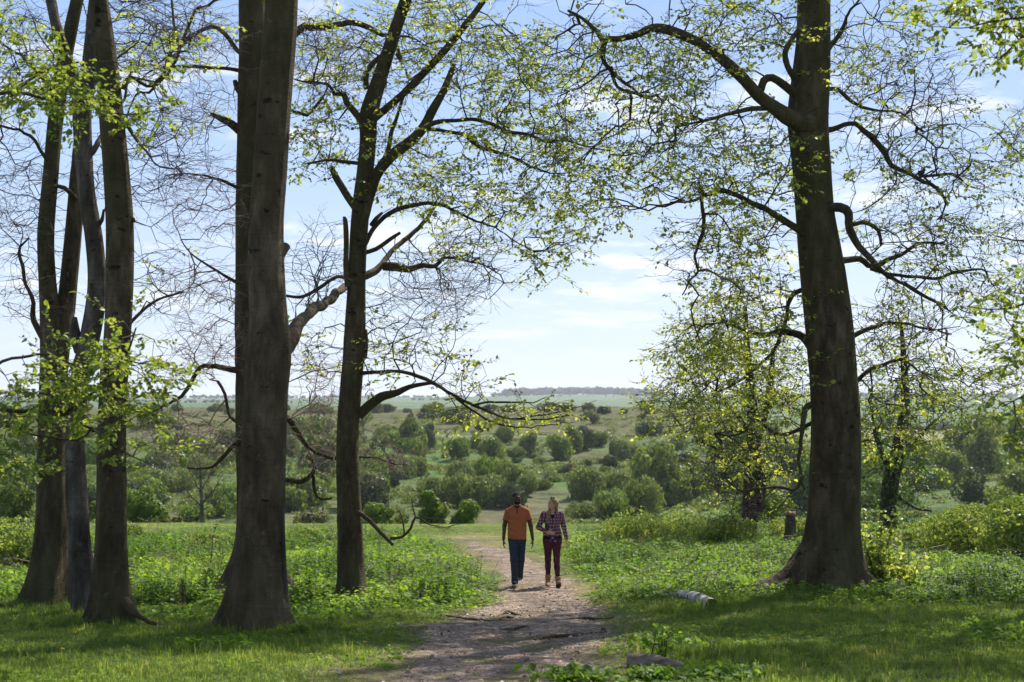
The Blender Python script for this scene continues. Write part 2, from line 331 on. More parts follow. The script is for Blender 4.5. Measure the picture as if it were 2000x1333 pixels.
def build_path():
    ys = np.arange(_pl[0, 1], _pl[-1, 1] + 1.5, .08); nc = 46
    l, r = path_edges(ys); l = l - .15 + noise2(ys, ys * 0, 71, 2.4) * .28; r = r + .15 + noise2(ys, ys * 0 + 9, 72, 2.4) * .28
    shrink = sstep(_pl[-1, 1] + 1.5, _pl[-1, 1] - 5, ys); c = (l + r) / 2; l = c + (l - c) * shrink; r = c + (r - c) * shrink
    t = np.linspace(0, 1, nc); X = l[:, None] * (1 - t) + r[:, None] * t; Y = np.repeat(ys[:, None], nc, 1)
    edge = np.minimum(t, 1 - t)[None, :] * (r - l)[:, None]
    Z = ground(X, Y) + .05 * np.clip(noise2(X, Y, 74, 1.6), -.3, .6) * sstep(.1, .8, edge) + .018 * sstep(0, .25, edge) - .008 + np.clip(noise2(X, Y, 73, 5) * .014, -.006, .02) * sstep(0, .3, edge)
    tag(mk('path', np.stack([X.ravel(), Y.ravel(), Z.ravel()], -1), quads=grid_faces(len(ys), nc), mat=M['path'], smooth=True), kind='structure')
build_path()
# ------------------------------------------------------------------ tree building
def frames(D):
    D = D / np.maximum(np.linalg.norm(D, axis=-1, keepdims=True), 1e-9)
    ref = np.array([.28, .95, .13]); U = np.cross(D, ref); U /= np.maximum(np.linalg.norm(U, axis=-1, keepdims=True), 1e-9)
    return U, np.cross(D, U)
def tubes(P0, P1, R0, R1, D0, D1, n=4):
    a = np.arange(n) * 2 * np.pi / n; ca, sa = np.cos(a), np.sin(a)
    def ring(P, R, D):
        U, W = frames(D); return P[:, None] + R[:, None, None] * (U[:, None] * ca[None, :, None] + W[:, None] * sa[None, :, None])
    V = np.concatenate([ring(P0, R0, D0), ring(P1, R1, D1)], 1).reshape(-1, 3)
    k = np.arange(n); k2 = (k + 1) % n; f = np.stack([k, k2, k2 + n, k + n], -1)
    F = (np.arange(len(P0)) * 2 * n)[:, None, None] + f[None]
    return V, F.reshape(-1, 4)
def spline(P, step):
    P = np.asarray(P, float); out = []
    Q = np.vstack([2 * P[0] - P[1], P, 2 * P[-1] - P[-2]])
    for i in range(len(P) - 1):
        a, b, c, d = Q[i], Q[i + 1], Q[i + 2], Q[i + 3]
        n = max(2, int(np.linalg.norm((c - b)[:3]) / step)); t = np.linspace(0, 1, n, endpoint=False)[:, None]
        out.append(.5 * ((2 * b) + (c - a) * t + (2 * a - 5 * b + 4 * c - d) * t ** 2 + (3 * b - a - 3 * c + d) * t ** 3))
    out.append(P[-1][None]); return np.vstack(out)
def trunk_mesh(S, n=28, seed=0, flare=0, lobes=5, knots=6, rough=.03, squash=1.0):
    """S (k,4): x,y,z,r -> skin with fluting, knots and a root flare"""
    S = S.copy(); P = S[:, :3]; R = np.maximum(S[:, 3], .004); D = np.gradient(P, axis=0); D /= np.linalg.norm(D, axis=1, keepdims=True)
    U = np.cross(D, np.array([0, 1, .02])); U /= np.linalg.norm(U, axis=1, keepdims=True); W = np.cross(D, U)
    a = np.arange(n) * 2 * np.pi / n; r_ = np.random.default_rng(seed)
    L = np.concatenate([[0], np.cumsum(np.linalg.norm(np.diff(P, axis=0), axis=1))])
    rad = np.repeat(R[:, None], n, 1)
    ph = r_.uniform(0, 6.28, 6)
    fl = sum(np.sin(k * a[None] + ph[k] + L[:, None] * r_.uniform(-.3, .3)) * c for k, c in ((2, .5), (3, .35), (5, .2)))
    rad *= 1 + rough * fl
    rad *= 1 + rough * .6 * np.sin(L * 2.1 + ph[5])[:, None] * np.sin(a * 1 + ph[4] + L[:, None])
    if n >= 28:
        for q, f_ in ((7, .8), (11, 1.7), (4, 2.6)):
            rad *= 1 + .011 * np.sin(q * a[None] + 1.5 * np.sin(L[:, None] * f_ + ph[q % 6]) + ph[(q + 1) % 6]) * (1 + .6 * np.sin(L[:, None] * f_ * .7))
        knots = knots * 3
    if flare:
        h = L[:, None]; e = np.exp(-h / (.32 * flare)); lob = .5 + .5 * np.cos(lobes * a[None] + ph[0] + .5 * np.sin(a + ph[1])); lob2 = .5 + .5 * np.cos((lobes - 2) * a[None] + ph[2])
        rad *= 1 + e * (.28 + .85 * lob ** 1.5 + .3 * lob2) + .10 * np.exp(-h / (1.3 * flare)) * lob
    for _ in range(knots):
        l0 = r_.uniform(.5, max(L[-1], 1)); a0 = r_.uniform(0, 6.28); s = r_.uniform(.05, .14); hgt = r_.choice([-1, 1, 1]) * r_.uniform(.04, .12)
        da = np.angle(np.exp(1j * (a[None] - a0))) * R[:, None]; dl = L[:, None] - l0
        rad += R[:, None] * hgt * np.exp(-(da ** 2 + dl ** 2) / s ** 2)
    V = P[:, None] + rad[..., None] * (U[:, None] * np.cos(a)[None, :, None] + W[:, None] * np.sin(a)[None, :, None] * squash)
    k = len(P); V = V.reshape(-1, 3); i = np.arange(k - 1)[:, None] * n; j = np.arange(n)[None]; j2 = (j + 1) % n
    F = np.stack([i + j, i + j2, i + n + j2, i + n + j], -1).reshape(-1, 4)
    c = len(V); V = np.vstack([V, P[-1] + D[-1] * R[-1] * .3]); T = np.stack([(k - 1) * n + np.arange(n), (k - 1) * n + (np.arange(n) + 1) % n, np.full(n, c)], -1)
    return V, F, T
def merge(parts):
    Vs, Qs, Ts, o = [], [], [], 0
    for V, Q, T in parts:
        Vs.append(V); Qs.append(np.asarray(Q).reshape(-1, 4) + o)
        if T is not None: Ts.append(np.asarray(T).reshape(-1, 3) + o)
        o += len(V)
    return np.vstack(Vs), np.vstack(Qs), (np.vstack(Ts) if Ts else None)

LEAFV = np.array([[0, 0, 0], [.28, .33, .10], [.68, .30, .07], [1, 0, -.08], [.68, -.30, .07], [.28, -.33, .10]])
LEAFQ = np.array([[0, 3, 2, 1], [0, 5, 4, 3]])
def make_twig(r, L=.5, straight=.35, bushy=1.0):
    segs, lv = [], []
    p = np.zeros(3); d = np.array([1., 0, 0]); n = 6; rad = .0042
    side = r.choice([-1, 1])
    for i in range(n):
        d = d + np.array([0, r.normal() * straight * .6 + side * (.22 if i % 2 else -.22), r.normal() * .12]); d /= np.linalg.norm(d)
        q = p + d * L / n; r1 = rad * (1 - .7 * (i + 1) / n)
        segs.append((p, q, rad * (1 - .7 * i / n), r1)); 
        if i > 0:
            s = side * (1 if i % 2 else -1); e = d * .6 + np.array([0, s * .75, r.normal() * .15]); e /= np.linalg.norm(e)
            l2 = L * r.uniform(.22, .42) * (1 - .5 * i / n) * bushy; a = q.copy()
            for j in range(2):
                e = e + np.array([.25, r.normal() * .25, r.normal() * .12]); e /= np.linalg.norm(e); b = a + e * l2 / 2
                segs.append((a, b, .0026, .0014)); lv.append((b, e + np.array([0, s * .4 * (1 - j), -.05]))); a = b
        lv.append((q, d + np.array([0, s * .9 if i else 0, 0])))
        p = q
    a = [np.array(x) for x in zip(*segs)]
    D = a[1] - a[0]; V, F = tubes(a[0], a[1], a[2], a[3], D, D, 3)
    return V, F, np.array([x[0] for x in lv]), np.array([x[1] for x in lv])
_tr = np.random.default_rng(11)
TWIGS = [make_twig(_tr) for _ in range(10)]
def stamp(V, F, pos, Rm):
    """V template, pos (n,3), Rm (n,3,3) with columns the local axes"""
    out = np.einsum('nij,vj->nvi', Rm, V) + pos[:, None]
    n, k = len(pos), len(V); Fo = (np.arange(n) * k)[:, None, None] + np.asarray(F)[None]
    return out.reshape(-1, 3), Fo.reshape(-1, F.shape[1])
def basis(X, Zhint, scale):
    X = X / np.maximum(np.linalg.norm(X, axis=1, keepdims=True), 1e-9); Y = np.cross(Zhint, X); Y /= np.maximum(np.linalg.norm(Y, axis=1, keepdims=True), 1e-9); Z = np.cross(X, Y)
    return np.stack([X, Y, Z], -1) * np.asarray(scale)[:, None, None]
def leaves_at(P, D, r, size=.05, droop=.5, jit=.6, svar=.3, wide=1.0):
    n = len(P); D = D / np.maximum(np.linalg.norm(D, axis=1, keepdims=True), 1e-9) + r.normal(size=(n, 3)) * jit * .5; D[:, 2] -= droop * r.uniform(0, 1, n)
    Zh = np.tile([0., 0, 1], (n, 1)) + r.normal(size=(n, 3)) * jit * .8
    V, F = stamp(LEAFV * [1, wide, 1], LEAFQ, P, basis(D, Zh, size * np.exp(r.normal(size=n) * svar)))
    return V, F, np.repeat(np.clip(r.normal(.5, .25, n), 0, 1), 6)

def colonise(seedP, seedR, A, step=.24, kill=.36, jit=.35, maxit=90, seed=0, grav=0.0, maxd=1e9):
    """grow branches from the seed nodes towards the attractor points"""
    r = np.random.default_rng(seed); P = [seedP]; par = [np.full(len(seedP), -1)]; base = len(seedP)
    tot = base; alive = np.ones(len(A), bool)
    def near(Q, T):
        d = ((Q[:, None] - T[None]) ** 2).sum(-1); j = d.argmin(1); return d[np.arange(len(Q)), j], j
    bd = np.full(len(A), 1e9); bi = np.zeros(len(A), int)
    for s in range(0, len(seedP), 400):
        d, j = near(A, seedP[s:s + 400]); m = d < bd; bd[m] = d[m]; bi[m] = j[m] + s
    allP = seedP.copy(); used = {}
    for it in range(maxit):
        idx = np.nonzero(alive & (bd < maxd ** 2))[0]
        if not len(idx): break
        own = bi[idx]; dv = A[idx] - allP[own]; dv /= np.maximum(np.linalg.norm(dv, axis=1, keepdims=True), 1e-6)
        u, inv = np.unique(own, return_inverse=True); S = np.zeros((len(u), 3)); np.add.at(S, inv, dv)
        S /= np.maximum(np.linalg.norm(S, axis=1, keepdims=True), 1e-6); S += r.normal(size=S.shape) * jit; S[:, 2] += grav
        S /= np.linalg.norm(S, axis=1, keepdims=True)
        # nodes that fathered too often give up half their attractors
        cnt = np.array([used.get(int(k), 0) for k in u]); ok = cnt < 3
        for k in u[ok]: used[int(k)] = used.get(int(k), 0) + 1
        if (~ok).any():
            bad = np.isin(own, u[~ok]); alive[idx[bad & (r.random(len(idx)) < .5)]] = False
        if not ok.any(): break
        N_ = allP[u[ok]] + S[ok] * step * r.uniform(.75, 1.2, (ok.sum(), 1)); par.append(u[ok]); st = tot; tot += len(N_); allP = np.vstack([allP, N_])
        al = np.nonzero(alive)[0]
        for s in range(0, len(N_), 500):
            d, j = near(A[al], N_[s:s + 500]); m = d < bd[al]; bd[al[m]] = d[m]; bi[al[m]] = j[m] + s + st
        alive &= bd > kill ** 2
    return allP, np.concatenate(par), base
def region(cx, cy, rx, ry, Y, dY, n, r):
    out = []
    while len(out) < n:
        a = r.uniform(-1, 1, 3)
        if (a ** 2).sum() > 1: continue
        d = Y + a[2] * dY; out.append(at(cx + a[0] * rx, cy + a[1] * ry, d))
    return np.array(out)

def make_tree(name, label, trunks, limbs, regions, group=None, seed=1, bark='bark', leafm='leaf', twigm='bark_fine', leaf_size=.052, twig_scale=1.0, tip_r=.0048, expo=2.05,
              flare=1.0, extra=None, step=.2, kill=.27, dens=2.0, twig_prob=.5, cat='tree', limb_name='limb', buds=0, ntw=2, jit=.42, wave=.12, grav=0.0, leaf_per=1.0, lobes=5, droop=.5, nsides=36, roots=0, wregions=None, limb_scale=.86):
    """trunks/limbs: lists of (px, py, half width px, distance); regions: (cx,cy,rx,ry,dist,depth,count,leafiness)"""
    r = np.random.default_rng(seed); W = []
    def world(pts): return np.array([[*at(x, y, Y), hw * Y / F_PX] for x, y, hw, Y in pts])
    T = [world(t) for t in trunks]
    b = T[0][0, :3].copy(); b[2] = float(ground(b[0], b[1]))
    e = empty(name, b, label, cat, group); seeds = []; parts = []
    for i, t in enumerate(T):
        if i == 0 and flare:
            g = t[0].copy(); g[2] = b[2] - .12; t = np.vstack([g, t]) if t[0, 2] > b[2] + .02 else np.vstack([g, t[1:]])
        S = spline(t, .09)
        parts.append(trunk_mesh(S, n=nsides, seed=seed * 7 + i, flare=flare if i == 0 else 0, lobes=lobes)); seeds.append(S[::4])
    for k in range(roots):
        rb = np.random.default_rng(seed * 31 + k); a = 6.283 * (k + rb.uniform(-.3, .3)) / roots; R0_ = T[0][0, 3]; Lr = R0_ * rb.uniform(2.0, 3.6); dr = np.array([math.cos(a), math.sin(a)]); pts = []
        for t, zz, rr in ((.35, .42, .30), (.75, .20, .24), (1.15, .05, .17), (1.15 + .35 * Lr / R0_ * .5, -.01, .10), (1.15 + .9 * Lr / R0_ * .5, -.05, .04)):
            q = b[:2] + dr * R0_ * t; dr = dr + rb.normal(size=2) * .16; dr /= np.linalg.norm(dr); pts.append([*q, float(ground(q[0], q[1])) + zz * (R0_ / .4), rr * R0_])
        parts.append(trunk_mesh(spline(np.array(pts), .06), n=12, seed=seed + k, rough=.12, knots=3))
    V, Q, Tt = merge(parts); mk('trunk', V, Q, Tt, M[bark], e, smooth=True)
    for i, l in enumerate(limbs):
        S = spline(world(l), .09); S[:, 3] *= limb_scale; S[:, :3] += wob(S[:, :3], 1.5, seed + i) * .035 * np.linspace(0, 1, len(S))[:, None]
        S[:, 3] *= 1 + .06 * np.sin(np.arange(len(S)) * .5 + i) + .09 * np.sin(np.arange(len(S)) * .23 + i * 2)
        tt = np.linspace(0, 1, len(S)); ll = len(S) * .09
        if ll > 1.3:
            S[:, 3] *= 1 - .42 * np.clip((tt - .35) / .65, 0, 1); S[:, :3] += wob(S[:, :3], 4.0, seed + i + 3) * (.05 * np.clip(tt * 3, 0, 1) * np.clip(1.3 - S[:, 3] / .09, .15, 1))[:, None]
        V, Q, Tt = trunk_mesh(S, n=12, seed=seed * 13 + i, rough=.09, knots=3 + int(len(S) / 10))
        mk(limb_name, V, Q, Tt, M[bark], e, smooth=True); seeds.append(S[3::3])
    sd = np.vstack(seeds)
    if not regions: return e
    regions = [(*g[:6], int(g[6] * dens), g[7]) for g in regions]; A = np.vstack([region(*g[:7], r) for g in regions]); LP = np.concatenate([np.full(g[6], g[7]) for g in regions])
    P, par, nb = colonise(sd[:, :3], sd[:, 3], A, step=step, kill=kill, seed=seed, jit=jit, grav=grav)
    n_hi = len(P)
    for wi, (c, R_, nn, lf) in enumerate(wregions or []):
        # a bough from the nearest wood to the clump, then the clump itself
        i = int((((P - c) ** 2).sum(1) + 6 * np.clip(P[:, 2] - c[2], 0, None) ** 2).argmin()); L_c = np.linalg.norm(c - P[i]); k = max(3, int(L_c / .25)); t = np.linspace(0, 1, k + 1)[1:, None]
        path = P[i] * (1 - t) + c * t + np.array([0, 0, 1.]) * (np.sin(t * np.pi) * L_c * .10); path += wob(path, .9, seed + wi) * .15 * np.sin(t * np.pi)
        n0 = len(P); P = np.vstack([P, path]); par = np.concatenate([par, [i], np.arange(n0, n0 + k - 1)])
        q = r.normal(size=(nn, 3)); q /= np.linalg.norm(q, axis=1, keepdims=True); q = c + q * r.random((nn, 1)) ** .4 * np.array([R_, R_, R_ * .75])
        s0 = n0 + k // 2; P2, par2, nb2 = colonise(P[s0:], None, q, step=.2, kill=.22, seed=seed + wi, jit=jit, maxd=R_ * 2.5); n1 = len(P)
        P = np.vstack([P, P2[nb2:]]); pp2 = par2[nb2:]; par = np.concatenate([par, np.where(pp2 < nb2, pp2 + s0, pp2 - nb2 + n1)]); A = np.vstack([A, q]); LP = np.concatenate([LP, np.full(nn, lf)])
    n = len(P); lp = np.zeros(n)
    for s in range(nb, n, 1500):
        d = ((P[s:s + 1500, None] - A[None]) ** 2).sum(-1); lp[s:s + 1500] = LP[d.argmin(1)]
    # pipe model radii
    nch = np.zeros(n, int); acc = np.zeros(n); Rr = np.zeros(n)
    for i in range(n - 1, nb - 1, -1):
        Rr[i] = max(tip_r, acc[i] ** (1 / expo) if acc[i] > 0 else tip_r)
        p = par[i]
        if p >= nb: acc[p] += Rr[i] ** expo
        nch[p] += 1
    Rr[:nb] = np.minimum(sd[:, 3], .03)
    P = P.copy(); w = wob(P, 1.3, seed) * wave + wob(P, 3.4, seed + 5) * wave * .45; P[nb:] += w[nb:]
    idx = np.arange(nb, n); pp = par[idx]; D = P[idx] - P[pp]
    Dn = np.zeros((n, 3)); Dn[idx] = D; mainc = np.zeros(n, int) - 1; best = np.zeros(n)
    for i in idx:
        if Rr[i] > best[par[i]]: best[par[i]] = Rr[i]; mainc[par[i]] = i
    D0 = np.where((mainc[pp] == idx)[:, None] & (pp >= nb)[:, None], Dn[pp], D); bad = (np.abs(D0).sum(1) < 1e-9); D0[bad] = D[bad]
    R0 = np.where(pp >= nb, np.minimum(Rr[pp], Rr[idx] * 1.35), Rr[idx] * 1.25)
    big = Rr[idx] > .016
    bits = []
    for m, ns in ((big, 7), (~big, 4)):
        if m.any():
            v, f = tubes(P[pp[m]], P[idx[m]], R0[m], Rr[idx[m]], D0[m], D[m], ns); bits.append((v, f, None))
    # twig sprays at the thin nodes
    tip = np.nonzero((nch == 0) & (np.arange(n) >= nb))[0]; thin = np.nonzero((Rr < .012) & (nch > 0) & (np.arange(n) >= nb))[0]
    thin = thin[r.random(len(thin)) < twig_prob]
    tn = np.concatenate([np.repeat(tip, ntw), thin]); d = Dn[tn] / np.linalg.norm(Dn[tn], axis=1, keepdims=True)
    d = d + r.normal(size=d.shape) * .55; d[:, 2] = d[:, 2] * .5 - .08
    Zh = np.tile([0., 0, 1], (len(tn), 1)) + r.normal(size=d.shape) * .3
    sc = twig_scale * r.uniform(.6, 1.25, len(tn)) * np.where(tn >= n_hi, 1.45, 1.0); B = basis(d, Zh, sc); ch = r.integers(0, len(TWIGS), len(tn))
    LPp, LDd, LSz = [], [], []
    for k in range(len(TWIGS)):
        m = ch == k
        if not m.any(): continue
        tv, tf, lpos, ldir = TWIGS[k]; v, f = stamp(tv, tf, P[tn[m]], B[m]); bits.append((v, f, None))
        lw = np.einsum('nij,vj->nvi', B[m], lpos) + P[tn[m]][:, None]; ld = np.einsum('nij,vj->nvi', B[m], ldir)
        keep = (r.random(m.sum()) < lp[tn[m]] * 1.08 * leaf_per)[:, None] & (r.random(lw.shape[:2]) < .93)
        LPp.append(lw[keep]); LDd.append(ld[keep]); LSz.append(np.where(np.repeat((tn[m] >= n_hi)[:, None], lw.shape[1], 1)[keep], leaf_size * 2.0, leaf_size))
    V, Q, _ = merge(bits); mk('twigs', V, Q, None, M[twigm], e, smooth=True)
    LPp = np.vstack(LPp); LDd = np.vstack(LDd)
    if len(LPp):
        v, f, a = leaves_at(LPp, LDd, r, size=np.concatenate(LSz), droop=droop); mk('crown', v, f, None, M[leafm], e, attrs={'v': a})
    if buds:
        bt = P[tn][r.random(len(tn)) < buds]; bp = bt + r.normal(size=bt.shape) * .1
        v, f, a = leaves_at(bp, r.normal(size=bp.shape), r, size=.035, wide=.5); tag(mk('buds', v, f, None, M['bud'], e, attrs={'v': a}), kind='stuff')
    print(name, 'seeds', nb, 'wr', [(round(float(c[0]), 1), round(float(c[1]), 1), round(float(c[2]), 1), int((np.linalg.norm(P[nb:] - c, axis=1) < R_ * 1.2).sum())) for c, R_, nn, lf in (wregions or [])], 'nodes', n, 'twigs', len(tn), 'leaves', len(LPp))
    return e

SHADE = {}
def shade_plan():
    """unseen clumps added to the high crowns, each put where the sun has to pass to shade a given patch of ground"""
    r = np.random.default_rng(99); sv = np.array([SUNV.x, SUNV.y, SUNV.z])
    for px, py, rp in ((60, 1218, 70), (330, 1262, 70), (470, 1262, 95), (610, 1252, 55), (30, 1312, 45), (740, 1240, 60), (860, 1252, 60), (905, 1226, 55), (1040, 1226, 70), (1110, 1238, 50), (920, 1302, 85), (815, 1318, 50), (1090, 1292, 50), (1010, 1328, 60),
       (1230, 1222, 60), (1330, 1318, 90), (1440, 1228, 85), (1560, 1206, 80), (1660, 1226, 85), (1490, 1296, 95), (1610, 1290, 80), (1740, 1262, 95), (1760, 1325, 90), (1880, 1290, 95), (1960, 1190, 60), (1985, 1255, 70), (1830, 1212, 60), (1250, 1300, 45), (700, 1318, 34), (560, 1320, 26)):
        g = gp(px, py); h = r.uniform(11, 15)
        for _ in range(12):
            c = g + sv * h / sv[2]; yy = 785 - (c[2] - CAMZ) / c[1] * F_PX; R_ = rp * g[1] / F_PX * 1.35
            if yy + R_ * .6 / c[1] * F_PX < -30: break
            h += 1.2
        pxc = 1000 + c[0] / c[1] * F_PX
        k = 'A' if pxc < 330 else 'E' if pxc < 800 else 'F' if pxc < 1250 else 'G' if pxc < 1950 else 'N'
        SHADE.setdefault(k, []).append((c, R_, int(90 + 260 * R_ ** 2), .97))
shade_plan(); print({k: len(v) for k, v in SHADE.items()})
# ------------------------------------------------------------------ the beeches that frame the view
def Yb(px, py): return float(gp(px, py)[1])
def L_(Y, *pts):
    """limb points (px, py, half width px[, change of distance])"""
    return [(p[0], p[1], p[2], Y + (p[3] if len(p) > 3 else 0)) for p in pts]
YA = Yb(95, 1186); YB = Yb(165, 1202) ; YC = Yb(225, 1222); YD = Yb(505, 1232); YE = Yb(500, 1168); YF = Yb(685, 1170); YG = Yb(1615, 1160)
YH = Yb(1463, 1062); YI = Yb(1738, 1052)
print('distances', YA, YB, YC, YD, YE, YF, YG, YH, YI)

make_tree('beech_tree', 'forked beech at the far left, with a broad flared base and two slim stems',
  [L_(YA, (95, 1187, 36), (98, 1110, 32), (102, 1000, 29), (102, 900, 28), (104, 800, 27), (106, 720, 26), (101, 640, 22), (93, 550, 17), (90, 450, 16), (100, 330, 15), (108, 240, 15), (122, 140, 14), (140, 50, 13), (160, -60, 12), (170, -250, 9), (190, -450, 5)),
   L_(YA, (112, 760, 16), (120, 670, 17), (130, 590, 17, .2), (142, 470, 16, .4), (152, 350, 15, .5), (163, 230, 13, .6), (172, 130, 12, .6), (185, 0, 11, .6), (210, -200, 8, .6))],
  [L_(YA, (100, 690, 6), (72, 640, 6), (55, 560, 5), (42, 500, 5), (62, 470, 3.5)), L_(YA, (150, 390, 5, .4), (128, 368, 5), (105, 365, 4)),
   L_(YA, (105, 330, 5), (60, 270, 4, -.4), (10, 255, 3, -.7), (-60, 230, 2, -1)), L_(YA, (112, 220, 6), (85, 150, 5), (30, 100, 4, .5), (-40, 60, 3, 1))],
  [(40, 380, 90, 140, YA, 1.8, 260, .0), (40, 120, 100, 120, YA, 1.8, 200, .12), (60, 560, 70, 90, YA, 1.5, 120, .0), (250, 80, 120, 120, YA + 1, 1.5, 120, .05)],
  group=None, seed=3, bark='bark', flare=1.3, roots=7, wregions=SHADE.get('A'), twig_scale=1.0, lobes=4)
make_tree('beech_tree', 'slim grey beech with a split hollow low down, between two stouter left trunks',
  [L_(YB, (172, 1204, 27), (165, 1140, 24), (155, 1050, 21), (150, 960, 20), (147, 880, 19), (150, 800, 18), (158, 730, 18), (178, 650, 19), (190, 560, 18), (184, 470, 17), (170, 380, 16), (163, 290, 17), (161, 210, 18), (175, 150, 15), (183, 60, 13), (195, -60, 11), (205, -300, 7)),
   L_(YB, (161, 215, 12), (148, 165, 12), (128, 105, 11), (108, 45, 10), (95, -30, 9), (70, -200, 6)), L_(YB, (190, 560, 8, .1), (182, 600, 9, .1), (160, 690, 9, .05), (147, 650, 10), (146, 620, 4))],
  [L_(YB, (178, 300, 8), (190, 285, 6), (215, 240, 5, .5), (250, 180, 4, 1)), L_(YB, (185, 450, 5), (200, 430, 4), (202, 410, 2))],
  [(250, 330, 90, 100, YB, 1.5, 110, .0), (300, 60, 120, 90, YB + .5, 2, 100, .1)],
  seed=5, bark='bark_grey', flare=.5, roots=4, lobes=4)
make_tree('beech_tree', 'straight dark beech with long surface roots, rightmost of the close left cluster',
  [L_(YC, (222, 1222, 36), (219, 1150, 31), (218, 1060, 29), (218, 960, 28), (218, 860, 27), (222, 760, 26), (229, 660, 26), (233, 560, 26), (234, 450, 26), (228, 350, 25), (220, 250, 24), (212, 160, 22), (203, 80, 20), (193, 0, 18), (180, -100, 16), (165, -300, 11), (150, -480, 6))],
  [L_(YC, (228, 1150, 12, .05), (246, 1180, 12, -.15), (264, 1197, 9, -.35), (290, 1210, 6.5, -.55), (325, 1224, 5, -.7), (350, 1236, 2, -.8)), L_(YC, (215, 1165, 11, .0), (200, 1195, 11, -.2), (180, 1212, 8, -.4), (150, 1222, 4, -.5)), 
   L_(YC, (240, 175, 6), (255, 150, 5), (300, 170, 4, .3), (345, 110, 3, .6)), L_(YC, (243, 420, 6), (258, 430, 6), (258, 436, 2)), L_(YC, (243, 235, 5), (262, 270, 4), (285, 300, 3, -.3), (330, 330, 2, -.6)),
   L_(YC, (245, 640, 5), (300, 590, 3.5, .4), (360, 570, 2.5, .8))],
  [(330, 300, 70, 110, YC, 1.4, 100, .0), (310, 560, 60, 90, YC + .5, 1.3, 70, .08), (330, 80, 90, 90, YC, 1.6, 90, .1), (200, -150, 250, 100, YC, 2.5, 40, .3)],
  seed=8, bark='bark', flare=1.1, roots=7, lobes=5)

treeD = make_tree('beech_tree', 'stout front beech leaning slightly right, pale seam down its right side, nearest trunk of all',
  [L_(YD, (500, 1234, 52), (503, 1150, 49), (508, 1060, 46), (512, 960, 44), (516, 860, 43), (520, 760, 44), (524, 690, 45), (524, 620, 38), (520, 540, 36), (520, 440, 34), (526, 340, 34), (533, 240, 33), (540, 140, 33), (547, 50, 33), (552, -60, 31), (560, -260, 24), (575, -480, 12))],
  [
   L_(YD, (540, 700, 20, .1), (566, 665, 17, .4), (585, 630, 14, 1), (612, 605, 12.5, 2.6), (645, 585, 11.5, 5.2), (672, 558, 11.5, 7.4), (700, 545, 11.5, 7.8), (735, 528, 11, 8.1), (760, 498, 10, 8.5), (800, 462, 9, 9), (830, 430, 8, 9.2), (848, 408, 6, 9.3)),
   L_(YD + 8.2, (748, 520, 9), (775, 522, 9), (800, 527, 7), (830, 520, 6.5), (850, 521, 6), (865, 508, 4.5), (890, 508, 3.5), (915, 516, 3), (945, 520, 2.5), (975, 535, 2)),
   L_(YD, (560, 480, 10, .1), (548, 500, 11), (552, 520, 6))],
  [(880, 540, 120, 70, YD + 8.4, 2.2, 260, .0), (900, 490, 100, 40, YD + 8.2, 2, 110, .15), (620, 520, 60, 90, YD + 3, 1.5, 110, .0), (600, -150, 160, 100, YD, 2, 30, .4)],
  seed=12, bark='bark_brown', flare=1.0, roots=8, twigm='bark_fine', lobes=5)

